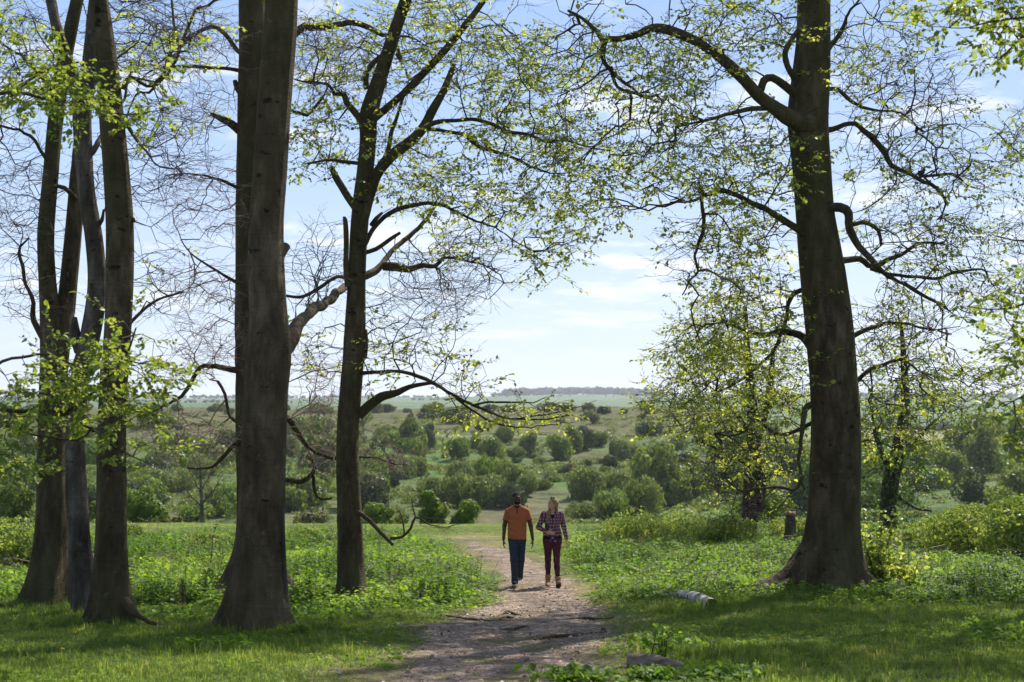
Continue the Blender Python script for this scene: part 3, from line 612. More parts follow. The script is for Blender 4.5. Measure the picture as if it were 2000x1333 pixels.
make_tree('beech_tree', 'dark beech directly behind the stout front trunk, with bare budding branches',
  [L_(YE, (500, 1168, 56), (499, 1120, 46), (498, 1060, 36), (494, 980, 30), (490, 880, 28), (487, 780, 27), (486, 680, 27), (485, 580, 26), (486, 480, 26), (487, 380, 26), (489, 280, 26), (492, 180, 27), (494, 90, 27), (492, 0, 26), (490, -120, 24), (480, -320, 18), (470, -520, 10))],
  [L_(YE, (475, 106, 6), (462, 98, 5), (440, 66, 5), (415, 52, 4.5), (385, 62, 4.5), (352, 92, 5, -.2), (342, 115, 4.5), (318, 150, 5), (288, 182, 4.5), (262, 190, 3.5, .2), (245, 235, 3)),
   L_(YE, (352, 95, 4), (342, 60, 3), (338, 20, 3), (330, -40, 2)), L_(YE, (352, 92, 4), (380, 30, 4, -.2), (420, 5, 3.5, -.3), (470, -20, 3)),
   L_(YE, (475, 140, 5), (440, 133, 4), (380, 130, 4), (325, 131, 4), (290, 145, 3), (270, 165, 2.5)),
   L_(YE, (475, 262, 10), (452, 242, 9), (432, 232, 7), (412, 222, 2.5)), L_(YE, (475, 190, 8), (462, 172, 7), (458, 158, 5)),
   L_(YE, (480, 375, 4), (430, 350, 3, -.3), (380, 340, 2.5, -.6), (330, 345, 2, -.8)), L_(YE, (478, 560, 4), (440, 540, 3.5, -.3), (400, 520, 3, -.6), (365, 490, 2.2, -.9), (340, 440, 1.6, -1)),
   L_(YE, (482, 727, 8), (450, 722, 7.5), (420, 716, 6.5, -.2), (388, 720, 5.5, -.3), (375, 745, 5, -.3), (362, 768, 4.5, -.4), (330, 790, 3.5, -.6), (285, 806, 3, -.8), (245, 800, 2.5, -1)),
   L_(YE, (478, 830, 6), (450, 815, 4), (440, 770, 3.5), (425, 745, 3)), L_(YE, (485, 855, 5), (455, 870, 4.5, -.3), (430, 895, 4, -.5), (410, 912, 3.5, -.6), (370, 912, 3, -.8), (355, 905, 2, -.9)),
   L_(YE, (505, 820, 9, .2), (556, 815, 8, .5), (575, 835, 7, .6), (590, 855, 6.5, .7), (612, 880, 5.5, .8), (640, 895, 5, .9), (668, 897, 4.5, 1.4), (715, 895, 3.5, 1.6), (760, 903, 2.5, 1.7), (810, 905, 1.6, 1.8)),
   L_(YE, (520, 930, 6, .3), (560, 938, 5.5, .4), (590, 940, 5.5, .4), (612, 925, 5, .4), (616, 905, 4.5, .5), (600, 890, 4, .5)), L_(YE, (612, 930, 3.5, .4), (614, 960, 3, .4), (625, 975, 2.5, .4), (648, 972, 2, .4)),
   L_(YE, (505, 150, 9, .2), (582, 60, 9, .3), (605, 53, 8.5, .3), (640, 52, 8, .4), (690, 44, 7.5, .4), (725, 55, 7, .5), (750, 70, 6, .5), (790, 75, 4, .7), (830, 95, 3, .8)),
   L_(YE, (520, 260, 4, .3), (572, 218, 4, .3), (600, 225, 3.5, .3), (632, 190, 3, .3))],
  [(400, 380, 90, 90, YE, 2, 170, .0), (370, 210, 90, 70, YE, 2, 110, .03), (400, 60, 90, 70, YE, 2, 110, .03), (400, 570, 80, 80, YE, 2, 190, .0), (400, 690, 80, 60, YE, 2, 130, .0), (380, 850, 110, 60, YE, 1.8, 230, .0),
   (630, 850, 90, 75, YE + .7, 1.4, 460, .0), (730, 900, 80, 50, YE + 1.7, .8, 190, .0), (640, 740, 70, 60, YE + .6, 1.2, 130, .0), (640, 120, 110, 90, YE + .5, 1.8, 190, .12), (480, -150, 220, 100, YE, 2.5, 40, .3)],
  seed=21, bark='bark', flare=1.3, roots=6, wregions=SHADE.get('E'), buds=.5, twigm='twig_red', lobes=4)

make_tree('beech_tree', 'slender beech just left of the path, with torn seam and low leafy bough',
  [L_(YF, (686, 1172, 27), (686, 1110, 25), (684, 1020, 23.5), (679, 920, 22), (680, 830, 21), (687, 740, 21), (694, 640, 20), (697, 550, 17), (700, 470, 17), (706, 400, 17), (714, 330, 16), (719, 270, 16), (720, 225, 18), (738, 165, 15), (757, 105, 13), (775, 50, 12), (792, 0, 11), (815, -90, 9), (840, -300, 5)),
   L_(YF, (703, 480, 7, -.15), (712, 430, 8, -.15), (724, 380, 9, -.1), (737, 340, 10, -.1), (765, 305, 11), (800, 278, 10.5), (825, 252, 9.5, .2), (845, 215, 9, .3), (865, 180, 7, .4), (880, 145, 6, .5), (886, 125, 3, .5)),
   L_(YF, (722, 238, 9, .1), (745, 220, 7.5, .1), (775, 195, 7, .2), (800, 172, 7.5, .3), (835, 135, 7.5, .5), (872, 95, 7, .7), (905, 55, 6, .9), (935, 15, 5.5, 1), (965, -30, 5, 1.2), (1010, -140, 3, 1.5))],
  [L_(YF, (740, 335, 5, -.1), (757, 290, 5), (770, 245, 5), (790, 195, 4.5, .2), (805, 170, 3.5, .3)),
   L_(YF, (820, 255, 6, .2), (850, 240, 5.5, .1), (890, 235, 5, 0), (930, 231, 5, -.2), (975, 248, 4.5, -.3), (1015, 262, 4.5, -.4), (1060, 272, 4, -.5), (1110, 278, 3, -.6), (1165, 281, 2.5, -.7)),
   L_(YF, (825, 252, 5, .2), (870, 255, 4.5, .1), (910, 262, 5, .2), (945, 290, 4.5, .3), (990, 308, 4, .4), (1030, 325, 4, .4), (1080, 338, 3, .5), (1110, 338, 2.5, .5)),
   L_(YF, (705, 235, 8), (690, 215, 8), (678, 200, 7), (670, 183, 6.5), (655, 185, 4, -.2), (640, 165, 3.5, -.3), (600, 160, 3, -.4), (570, 150, 2, -.6)),
   L_(YF, (716, 175, 6), (715, 150, 6), (728, 125, 5.5, .2), (752, 105, 4, .3)), L_(YF, (775, 105, 5), (783, 120, 4), (778, 95, 4)),
   L_(YF, (693, 405, 9), (680, 385, 8), (668, 365, 7), (655, 345, 6.5), (646, 325, 4.5)), L_(YF, (705, 320, 4), (665, 316, 3.5, -.2), (640, 313, 3, -.3), (600, 320, 2, -.5)),
   L_(YF, (680, 560, 7, -.1), (676, 520, 7, -.1), (677, 470, 6.5, -.1), (675, 430, 5.5, -.1), (671, 424, 2, -.1)),
   L_(YF, (712, 480, 6, .1), (730, 445, 6, .2), (750, 425, 5.5, .3), (775, 413, 5, .3), (810, 403, 4.5, .4), (850, 401, 4.5, .4), (890, 412, 4, .5), (930, 430, 3.5, .5), (965, 448, 3, .6), (1005, 475, 2.5, .6), (1050, 495, 2, .6)),
   L_(YF, (708, 495, 5, .1), (735, 488, 5, .2), (765, 470, 4.5, .3), (785, 458, 3, .3)), L_(YF, (725, 440, 5, .1), (735, 428, 5), (748, 418, 3)),
   L_(YF, (690, 552, 6, -.1), (660, 540, 4, -.2), (620, 565, 4, -.3), (590, 580, 3.5, -.4), (562, 578, 3, -.4)),
   L_(YF, (700, 812, 10), (722, 792, 9.5), (745, 775, 9), (775, 765, 8, -.1), (800, 755, 7, -.1), (830, 745, 6, -.2), (848, 742, 4, -.2)),
   L_(YF, (695, 730, 5), (730, 727, 4.5, -.2), (780, 728, 4.5, -.3), (830, 745, 4.5, -.4), (870, 768, 4, -.5), (905, 785, 3.8, -.6), (950, 802, 3.2, -.7), (1000, 818, 2.6, -.8), (1060, 812, 2.2, -.9), (1105, 800, 1.8, -1), (1160, 778, 1, -1)),
   L_(YF, (712, 700, 6), (714, 670, 6.5), (712, 645, 6)), L_(YF, (920, 792, 3, -.7), (970, 785, 2.4, -.8), (1030, 788, 1.8, -.9), (1080, 772, 1, -1)), L_(YF, (890, 778, 3, -.6), (940, 815, 2.4, -.6), (1000, 832, 2, -.6), (1070, 830, 1.6, -.7), (1120, 826, 1, -.7)), L_(YF, (1000, 818, 2, -.8), (1060, 820, 1.6, -1), (1120, 812, 1.2, -1.1)),
   L_(YF, (700, 1000, 4.5, -.1), (720, 1015, 4.5, -.2), (745, 1040, 4, -.3), (770, 1062, 3, -.4)), L_(YF, (762, 1052, 3.5, -.4), (785, 1048, 3, -.4), (800, 1030, 3, -.4), (812, 1010, 3, -.4), (840, 1024, 1.8, -.5), (870, 1032, 1.4, -.5), (902, 1022, 1, -.6)),
   L_(YF, (812, 1012, 1.8, -.4), (805, 990, 1.6, -.4), (803, 975, 1, -.4)), L_(YF, (790, 1046, 2, -.4), (786, 1018, 1.8, -.4), (780, 1000, 1.2, -.4))],
  [(620, 260, 60, 90, YF, 1.6, 160, .7), (640, 110, 80, 90, YF, 1.8, 170, .35), (760, 130, 90, 110, YF + .3, 2, 170, .35), (860, 60, 130, 80, YF + .5, 2.2, 220, .55), (960, 130, 120, 100, YF + .3, 2.2, 260, .6), (1010, 260, 130, 80, YF, 2, 250, .65),
   (760, 280, 90, 60, YF, 1.5, 90, .5), (860, 370, 130, 55, YF + .3, 1.8, 240, .7), (1010, 390, 110, 60, YF + .4, 1.6, 160, .7), (1070, 480, 70, 50, YF + .6, 1.2, 140, .85), (940, 460, 90, 40, YF + .6, 1.4, 100, .3), (800, 640, 90, 40, YF, 1.4, 80, .1),
   (800, 690, 110, 45, YF - .2, 1.4, 170, .55), (900, 730, 60, 35, YF - .4, 1, 60, .5), (1040, 806, 90, 20, YF - .8, .7, 190, .97), (930, 790, 70, 30, YF - .6, .8, 90, .95), (620, 690, 60, 60, YF, 1.2, 50, .25), (820, 600, 110, 50, YF, 1.3, 90, .0), (850, 1015, 35, 22, YF - .5, .5, 10, 0), (900, -90, 260, 60, YF, 3, 90, .7)],
  seed=33, bark='bark', flare=.6, roots=5, wregions=SHADE.get('F'), lobes=4, buds=.05)

make_tree('beech_tree', 'massive right-hand beech with a wide buttressed foot and one thick limb arching up and left',
  [L_(YG, (1612, 1164, 80), (1617, 1132, 66), (1622, 1090, 56), (1628, 1010, 50), (1632, 920, 49), (1632, 830, 48), (1627, 740, 47), (1620, 650, 46), (1610, 560, 45), (1600, 480, 41), (1592, 410, 37), (1585, 330, 37), (1578, 240, 40), (1582, 170, 38), (1588, 80, 33), (1590, 0, 32), (1592, -100, 30), (1590, -300, 22), (1585, -520, 12))],
  [L_(YG, (1585, 245, 20, -.3), (1545, 232, 19, -.5), (1515, 212, 16, -.6), (1480, 185, 14.5, -.7), (1455, 158, 14, -.8), (1425, 130, 14, -.8), (1390, 102, 13.5, -.8), (1355, 78, 13, -.8), (1315, 60, 12.5, -.7), (1275, 54, 12, -.6), (1240, 66, 10, -.5), (1205, 76, 9, -.4), (1180, 80, 9, -.3), (1180, 110, 9, -.2), (1192, 130, 8, -.1), (1220, 155, 7, 0), (1245, 180, 4, 0)),
   L_(YG, (1180, 85, 6, -.3), (1165, 62, 5, -.2), (1140, 40, 4.5, 0), (1108, 22, 3.5, .2)), L_(YG, (1192, 130, 5, -.1), (1205, 170, 4), (1240, 182, 3.5), (1260, 190, 3)),
   L_(YG, (1555, 185, 11, -.2), (1530, 165, 10, -.3), (1510, 152, 9, -.3), (1495, 158, 9, -.3), (1490, 180, 7, -.3)), L_(YG, (1553, 155, 8, -.1), (1537, 130, 7, -.2), (1532, 105, 6.5, -.2), (1545, 80, 5.5, -.1), (1556, 62, 5, 0)),
   L_(YG, (1565, 452, 11, -.1), (1545, 440, 9, -.3), (1510, 420, 7.5, -.5), (1470, 400, 7, -.6), (1430, 376, 6.5, -.7), (1412, 368, 6.5, -.7), (1380, 380, 5.5, -.7), (1350, 392, 5, -.7), (1310, 392, 3.5, -.6)),
   L_(YG, (1370, 385, 4, -.7), (1372, 440, 3.8, -.7), (1362, 500, 3.6, -.6), (1368, 530, 3.2, -.6), (1345, 550, 2.6, -.5), (1328, 575, 2.2, -.5)),
   L_(YG, (1585, 470, 9, -.1), (1500, 212, 5, -.6), (1440, 215, 5, -.8), (1380, 232, 4.5, -.9), (1330, 235, 3, -.9))[1:],
   L_(YG, (1590, 258, 9, .1), (1625, 252, 7, .1), (1660, 243, 6.5, 0), (1695, 262, 6.5, -.1), (1722, 292, 6.5, -.2), (1745, 322, 6, -.3), (1785, 342, 5.5, -.3), (1820, 362, 5, -.4), (1845, 390, 4.5, -.4), (1838, 430, 3, -.4)),
   L_(YG, (1795, 345, 3.5, -.3), (1830, 342, 3.5, -.4), (1860, 340, 3, -.4), (1880, 352, 2, -.4)),
   L_(YG, (1600, 180, 6, .1), (1635, 175, 4.5, .2), (1665, 200, 4, .3), (1720, 215, 3.5, .3), (1770, 225, 3, .4), (1810, 260, 2, .5)), L_(YG, (1610, 110, 6, .1), (1640, 60, 5, .2), (1665, 20, 4, .3), (1690, -20, 3, .4)),
   L_(YG, (1600, 410, 12, -.1), (1640, 406, 11, -.3), (1656, 418, 10, -.5), (1660, 446, 9.5, -.6), (1682, 484, 9, -.7), (1706, 515, 8, -.8), (1745, 545, 6.5, -.8), (1785, 562, 5, -.8)), L_(YG, (1765, 553, 4.5, -.8), (1800, 575, 3.6, -.8), (1850, 600, 2.4, -.8)), L_(YG, (1700, 525, 4, .0), (1760, 540, 4.4, -.2), (1820, 545, 4.2, -.3), (1862, 532, 4, -.3), (1905, 520, 3.6, -.3), (1928, 530, 3, -.3), (1930, 552, 2, -.3)),
   L_(YG, (1640, 510, 9, .2), (1680, 508, 8, .4), (1710, 520, 6, .5), (1790, 480, 4.5, .6), (1850, 478, 3, .7)), L_(YG, (1665, 440, 5, -.4), (1690, 435, 5, -.3), (1715, 450, 4.5, -.2), (1718, 480, 3, -.2)),
   L_(YG, (1660, 660, 7, .2), (1700, 640, 5.5, .4), (1740, 630, 5, .6), (1800, 640, 4, .7), (1860, 650, 3, .8)), L_(YG, (1660, 760, 6, .3), (1700, 720, 5, .5), (1760, 700, 4, .7), (1820, 740, 3, .8)),
   L_(YG, (1590, 690, 9, .1), (1570, 660, 8, .2), (1540, 650, 7, .3), (1500, 655, 6, .3), (1460, 650, 4.5, .3), (1410, 630, 3, .3), (1370, 640, 2, .3)), L_(YG, (1585, 560, 5, .1), (1545, 580, 5, .2), (1530, 630, 4.5, .3), (1500, 700, 4, .4), (1440, 750, 3, .4), (1390, 770, 2, .5)),
   L_(YG, (1585, 790, 8, -.1), (1572, 800, 8, -.2), (1565, 850, 5.5, -.3), (1563, 900, 5, -.3), (1568, 930, 4.5, -.3), (1575, 950, 2.5, -.3)), L_(YG, (1568, 930, 4, -.3), (1550, 960, 3.5, -.2), (1500, 950, 3, -.1), (1450, 960, 2.4, 0), (1400, 930, 2, .1)),
   L_(YG, (1600, 820, 5, .2), (1530, 850, 4, .4), (1480, 830, 3.4, .5), (1420, 850, 2.6, .6), (1350, 840, 1.8, .7)),
   L_(YG, (1580, 1120, 22, -.3), (1550, 1138, 15, -.5), (1522, 1150, 9, -.6), (1500, 1158, 4, -.7)), L_(YG, (1660, 1110, 22, -.1), (1690, 1130, 15, -.2), (1715, 1140, 8, -.2), (1740, 1150, 4, -.2)), L_(YG, (1610, 1130, 20, -.4), (1608, 1158, 14, -.8), (1604, 1175, 6, -1.1))],
  [(1300, 120, 150, 90, YG - .4, 2.2, 240, .55), (1120, 130, 110, 110, YG + .2, 2.2, 230, .62), (1180, 300, 130, 110, YG, 2.2, 290, .66), (1350, 290, 140, 120, YG - .5, 2.4, 330, .7), (1440, 60, 130, 70, YG, 2.2, 150, .6), (1480, 330, 100, 110, YG, 2, 170, .8),
   (1190, 400, 60, 45, YG, 1.1, 80, .95), (1440, 470, 120, 90, YG - .2, 2, 300, .6), (1340, 500, 60, 70, YG - .4, 1.2, 80, .1), (1470, 600, 110, 90, YG + .2, 2, 330, .75), (1390, 690, 110, 70, YG + .3, 1.8, 320, .9), (1370, 790, 110, 60, YG + .5, 1.8, 300, .8), (1500, 740, 80, 90, YG + .3, 1.6, 280, .8),
   (1440, 880, 110, 60, YG + .5, 1.6, 260, .45), (1470, 970, 110, 50, YG, 1.4, 220, .08), (1700, 110, 100, 110, YG, 2, 190, .4), (1800, 190, 110, 90, YG, 1.8, 210, .08), (1800, 330, 120, 90, YG, 2, 220, .35), (1900, 330, 80, 80, YG, 1.8, 100, .5), (1800, 460, 150, 80, YG, 2, 260, .35), (1900, 560, 90, 70, YG, 1.8, 160, .25),
   (1760, 640, 120, 80, YG + .5, 2, 340, .3), (1850, 750, 120, 55, YG + .6, 1.8, 300, .6), (1760, 820, 110, 70, YG + .6, 1.5, 260, .7), (1700, 260, 60, 90, YG, 1.5, 80, .3), (1450, -90, 420, 60, YG, 3, 130, .6)],
  seed=44, bark='bark', flare=1.5, roots=9, wregions=SHADE.get('G'), lobes=6, twig_prob=.3, jit=.5, wave=.16)

make_tree('hazel_tree', 'small olive-leaved tree with a straight trunk, behind and left of the massive beech',
  [L_(YH, (1464, 1064, 15), (1463, 1000, 14), (1466, 930, 13), (1470, 860, 12), (1468, 780, 10), (1460, 690, 7), (1455, 600, 4)), L_(YH, (1482, 1000, 8, .2), (1488, 940, 9, .3), (1478, 870, 8, .3), (1500, 780, 7, .4), (1510, 690, 4, .5))],
  [L_(YH, (1468, 850, 6), (1430, 800, 5), (1390, 760, 3.5), (1340, 740, 2)), L_(YH, (1468, 830, 6), (1510, 790, 4.5), (1550, 760, 3)), L_(YH, (1466, 910, 5), (1410, 880, 4), (1360, 860, 2))],
  [(1420, 690, 125, 110, YH, 2.5, 300, .8), (1450, 820, 125, 90, YH, 2.5, 330, .85), (1340, 780, 90, 70, YH, 2, 120, .85), (1440, 930, 100, 50, YH, 2, 110, .5), (1540, 760, 50, 110, YH, 2, 90, .9)],
  seed=51, bark='ivy_bark', leafm='leaf_olive', flare=.25, step=.26, kill=.36, dens=2.9, leaf_size=.062, twig_scale=1.25, nsides=16, tip_r=.006, ntw=2)
make_tree('ivy_clad_tree', 'leaning ivy-clad tree with dark rough trunk and bright leaves, right of the massive beech',
  [L_(YI, (1735, 1054, 17), (1735, 1000, 15), (1740, 940, 16), (1752, 890, 14), (1762, 840, 12), (1768, 780, 9), (1765, 700, 6), (1760, 630, 3))],
  [L_(YI, (1745, 930, 7), (1720, 880, 6), (1705, 820, 4.5), (1700, 760, 3)), L_(YI, (1758, 880, 7), (1790, 860, 5), (1830, 820, 3)), L_(YI, (1742, 960, 5), (1780, 990, 4), (1820, 1000, 3))],
  [(1710, 860, 60, 110, YI, 2, 190, .95), (1770, 930, 45, 90, YI, 1.8, 150, .95), (1760, 760, 110, 80, YI, 2.2, 230, .85), (1720, 1000, 50, 50, YI, 1.5, 70, .9), (1780, 1020, 40, 50, YI, 1.2, 60, .95), (1840, 790, 60, 50, YI, 1.5, 60, .6)],
  seed=57, bark='ivy_bark', leafm='ivy', flare=.3, step=.26, kill=.36, dens=2.9, leaf_size=.068, twig_scale=1.25, nsides=16, tip_r=.006, ntw=2)

# neighbours whose trunks stand outside the picture and whose low sprays reach into it
YL = 14.5
make_tree('beech_tree', 'leafy low boughs of fresh light green reaching in from a beech beyond the left edge',
  [L_(YL, (-420, 1420, 60), (-418, 1200, 50), (-412, 900, 44), (-405, 600, 42), (-400, 300, 40), (-395, 0, 36), (-390, -300, 26), (-385, -600, 14))],
  [L_(YL, (-410, 840, 14), (-250, 800, 10, .1), (-100, 770, 8, .2), (20, 800, 6, .3), (120, 812, 5, .3), (185, 835, 4, .2), (235, 880, 3, .1), (300, 905, 1.6, 0)), L_(YL, (120, 812, 4, .3), (180, 770, 3.5, .2), (240, 700, 3, .1), (265, 640, 2, 0)), L_(YL, (-100, 770, 6, .2), (0, 710, 4), (90, 690, 3), (170, 720, 2)),
   L_(YL, (-402, 420, 12), (-250, 300, 8, .1), (-100, 220, 6, .2), (20, 190, 5, .3), (120, 205, 3.5, .3), (220, 220, 2.5, .2), (330, 215, 1.5, .1)), L_(YL, (20, 190, 3.5, .3), (120, 120, 2.5, .3), (240, 110, 1.8, .3)), L_(YL, (180, 835, 3, .2), (150, 860, 2.4, .1), (60, 850, 2)),],
  [(190, 725, 130, 75, YL + .2, .8, 150, .92), (60, 790, 110, 60, YL + .2, .9, 120, .92), (300, 720, 60, 45, YL, .6, 36, .9), (245, 815, 80, 35, YL, .5, 40, .9), (290, 890, 60, 18, YL, .35, 14, .9), (40, 900, 70, 40, YL + .3, .6, 30, .8), (240, 620, 45, 40, YL, .4, 12, .8),
   (70, 170, 120, 55, YL + .3, .9, 110, .9), (180, 205, 60, 40, YL + .2, .6, 40, .92), (310, 205, 70, 22, YL + .2, .5, 28, .9), (270, 235, 70, 22, YL + .2, .4, 20, .9), (300, 120, 40, 50, YL + .3, .4, 10, .6), (30, 60, 80, 40, YL + .3, .7, 26, .6), (-200, -100, 200, 120, YL + 1, 2, 30, .6)],
  seed=61, bark='bark', leafm='leaf_bright', leaf_size=.05, flare=.8, step=.15, kill=.17, dens=2.0, tip_r=.003, twig_scale=.62, wave=.05, twig_prob=.55, leaf_per=.95)
YR = 13.5
make_tree('beech_tree', 'dense bright green leaf sprays hanging in from a beech beyond the right edge',
  [L_(YR, (2420, 1460, 60), (2415, 1200, 52), (2405, 900, 46), (2395, 600, 44), (2385, 300, 40), (2375, 0, 36), (2370, -300, 28), (2365, -640, 14))],
  [L_(YR, (2390, 350, 12), (2250, 180, 8), (2120, 80, 6, .2), (2030, 40, 4.5, .3), (1950, 40, 3, .3), (1880, 50, 2, .3), (1800, 50, 1.2, .3)), L_(YR, (2030, 40, 3.5, .3), (1990, 80, 2.5, .3), (1950, 120, 1.5, .3)),
   L_(YR, (2395, 600, 12), (2250, 560, 8), (2120, 560, 6, .2), (2030, 580, 4, .3), (1960, 590, 2.6, .3), (1890, 595, 1.4, .3)), L_(YR, (2400, 780, 10), (2200, 740, 6), (2080, 760, 4.5, .2), (2000, 780, 3, .3), (1950, 800, 1.6, .3))],
  [(1950, 20, 100, 45, YR + .3, .7, 95, .97), (1860, 40, 80, 28, YR + .3, .5, 34, .95), (1950, 95, 45, 45, YR + .3, .5, 24, .95), (1990, 60, 50, 45, YR + .3, .5, 30, .97), (1975, 600, 60, 35, YR + .3, .6, 30, .95), (1900, 595, 45, 14, YR + .3, .3, 8, .9), (1985, 700, 40, 60, YR + .3, .6, 26, .9), (1975, 810, 50, 50, YR + .3, .5, 34, .92), (1995, 540, 30, 20, YR + .3, .4, 8, .9), (2250, 200, 100, 200, YR, 1.2, 40, .7)],
  seed=67, bark='bark', leafm='leaf_bright', leaf_size=.052, flare=.8, step=.15, kill=.17, dens=1.9, tip_r=.003, twig_scale=.62, wave=.05, twig_prob=.55, leaf_per=1)

YN = 27.5  # trunk and high crown added out of view to shade the right foreground
make_tree('beech_tree', 'sparse branches with small leaves entering at the right edge, behind the bright sprays',
  [L_(YN, (2210, 1150, 40), (2205, 1000, 33), (2200, 800, 31), (2195, 600, 30), (2190, 400, 29), (2188, 200, 27), (2180, 0, 24), (2170, -250, 18), (2160, -550, 8))],
  [L_(YN, (2190, 420, 9), (2110, 360, 6), (2050, 330, 4.5), (1990, 300, 3), (1950, 260, 1.8)), L_(YN, (2195, 560, 8), (2100, 500, 5), (2030, 470, 3.5), (1960, 470, 2)), L_(YN, (2195, 700, 8), (2090, 660, 5), (2000, 670, 3)),
   L_(YN, (2182, 60, 9), (2080, -60, 7), (1950, -150, 5), (1820, -200, 3)), L_(YN, (2175, -150, 8), (2060, -300, 6, 1), (1900, -400, 4, 2)), L_(YN, (2180, -50, 9), (2300, -200, 6), (2420, -280, 4))],
  [(1990, 270, 60, 70, YN, 1.5, 90, .35), (1990, 470, 60, 60, YN, 1.5, 80, .3), (1985, 700, 50, 60, YN, 1.5, 60, .5), (2150, -60, 200, 80, YN, 2, 60, .6)],
  seed=83, bark='bark', flare=.8, wregions=SHADE.get('N'), twig_scale=1.15)

def seam():
    W = np.array([[*at(x, y, YD + dd), hw * YD / F_PX] for x, y, hw, dd in ((569, 1222, 5, -.12), (563, 1200, 7, -.12), (557, 1150, 6.5, -.1), (553, 1080, 5.5, -.1), (551, 1000, 5, -.08), (551, 920, 5, -.06), (554, 850, 4.5, -.04), (558, 790, 3, .0))])
    V, Q, T = trunk_mesh(spline(W, .08), n=12, seed=5, rough=.14, knots=14); mk('bark_seam', V, Q, T, M['bark_grey'], treeD, smooth=True)
seam()
# ------------------------------------------------------------------ grass, herbs, litter
BASES = [(gp(x, y)[:2], r) for x, y, r in ((95, 1186, .75), (172, 1203, .4), (222, 1222, .65), (500, 1233, .75), (500, 1168, .65), (686, 1171, .45), (1618, 1162, 1.0))]
def clear_of_trunks(x, y, s=.62):
    ok = np.ones(len(x), bool)
    for b, r in BASES: ok &= (x - b[0]) ** 2 + (y - b[1]) ** 2 > (r * s) ** 2
    return ok
def near_trunk(x, y):
    w = np.zeros(len(x))
    for b, r in BASES: w = np.maximum(w, np.exp(-(np.maximum(np.hypot(x - b[0], y - b[1]) - r, 0) / .45) ** 2))
    return w
def scatter(n, y0, y1, r, margin=1.06, p=1.5):
    """points inside the camera's wedge, with a margin for a step to the side"""
    y = (r.random(n) * (y1 ** p - y0 ** p) + y0 ** p) ** (1 / p); w = y * .36 * margin + 1.0
    x = r.uniform(-1, 1, n) * w; return x, y
# herb layer boundaries from the photograph
_hl = np.array([gp(x, y)[:2] for x, y in ((1020, 1212), (930, 1200), (985, 1180), (972, 1150), (945, 1120), (915, 1095), (895, 1075), (870, 1062), (780, 1054), (640, 1047), (300, 1042))])
_hr = np.array([gp(x, y)[:2] for x, y in ((1330, 1215), (1220, 1196), (1135, 1172), (1118, 1145), (1095, 1120), (1072, 1095), (1062, 1075), (1075, 1058), (1110, 1045), (1170, 1038))])
def herb_w(x, y):
    """how much leafy herb grows at a point"""
    ol, orr = np.argsort(_hl[:, 1]), np.argsort(_hr[:, 1])
    xl = np.interp(y, _hl[ol, 1], _hl[ol, 0]); xr = np.interp(y, _hr[orr, 1], _hr[orr, 0])
    n = noise2(x, y, 81, .9) * .35
    d = np.maximum(xl - x, x - xr) + n
    w = sstep(-.1, .9, d)
    start = np.where(x < 0, 22.2, 23.0) + noise2(x, y, 82, .5) * .8
    start = start + np.where(x < 0, 0, sstep(1.5, 5.5, x) * -.6)
    w = w * sstep(-.4, 1.2, y - start)
    xl_far = np.where(x < 0, 1 - sstep(43, 49, y - np.abs(x) * .1), 1 - sstep(50, 58, y))
    return w * xl_far
def make_tuft(r, nb, h, spread, w, bend=.5, simple=False):
    V, Q, T = [], [], []
    for _ in range(nb):
        a = r.uniform(0, 6.28); b = r.uniform(0, 6.28); p = np.array([math.cos(b), math.sin(b), 0]) * spread * r.uniform(0, 1); hh = h * r.uniform(.5, 1.15)
        d = np.array([math.cos(a), math.sin(a), 0]); s = np.array([-d[1], d[0], 0]) * w * .5; k = len(V); bd = bend * r.uniform(.3, 1.2)
        if simple:
            V += [p - s, p + s, p + d * hh * bd + np.array([0, 0, hh])]; T.append((k, k + 1, k + 2))
        else:
            m = p + d * hh * bd * .3 + np.array([0, 0, hh * .6])
            V += [p - s, p + s, m + s * .8, m - s * .8, p + d * hh * bd + np.array([0, 0, hh * (1 - .25 * bd)])]; Q.append((k, k + 1, k + 2, k + 3)); T.append((k + 3, k + 2, k + 4))
    return np.array(V), np.array(Q, int).reshape(-1, 4), np.array(T, int).reshape(-1, 3)
def zrot(a, s, sz=None, tilt=None):
    c, q = np.cos(a), np.sin(a); z = np.zeros_like(c); sz = s if sz is None else sz
    return np.stack([np.stack([c * s, -q * s, z], -1), np.stack([q * s, c * s, z], -1), np.stack([z, z, sz], -1)], 1)
def stamp_many(name, temps, x, y, s, sz, vals, mat, r, lift=0, label=None):
    z = ground(x, y) + lift; ch = r.integers(0, len(temps), len(x)); bits, at_ = [], []
    R = zrot(r.uniform(0, 6.28, len(x)), s, sz); pos = np.stack([x, y, z], -1)
    for k, (V, Q, T) in enumerate(temps):
        m = ch == k
        if not m.any(): continue
        v, _ = stamp(V, np.zeros((1, 4), int), pos[m], R[m]); off = (np.arange(m.sum()) * len(V))[:, None, None]
        q = (off + Q[None]).reshape(-1, 4) if len(Q) else np.zeros((0, 4), int); t = (off + T[None]).reshape(-1, 3) if len(T) else None
        bits.append((v, q, t)); at_.append(np.repeat(vals[m], len(V)))
    V, Q, T = merge(bits); o = mk(name, V, Q, T, M[mat], attrs={'v': np.clip(np.concatenate(at_) + r.normal(size=len(V)) * .0, 0, 1)})
    return tag(o, label=label, kind='stuff')
M['grass'] = leaf_mat('grass_blade', [(0, (.055, .092, .018)), (.45, (.108, .172, .030)), (.85, (.18, .245, .055)), (1, (.28, .27, .12))], trans=2.0, tfac=.5, rough=.55, spec=.15)
M['herb'] = leaf_mat('ground_elder_leaf', [(0, (.05, .11, .012)), (.5, (.12, .215, .022)), (1, (.24, .34, .045))], trans=1.9, tfac=.48, rough=.55, spec=.18)
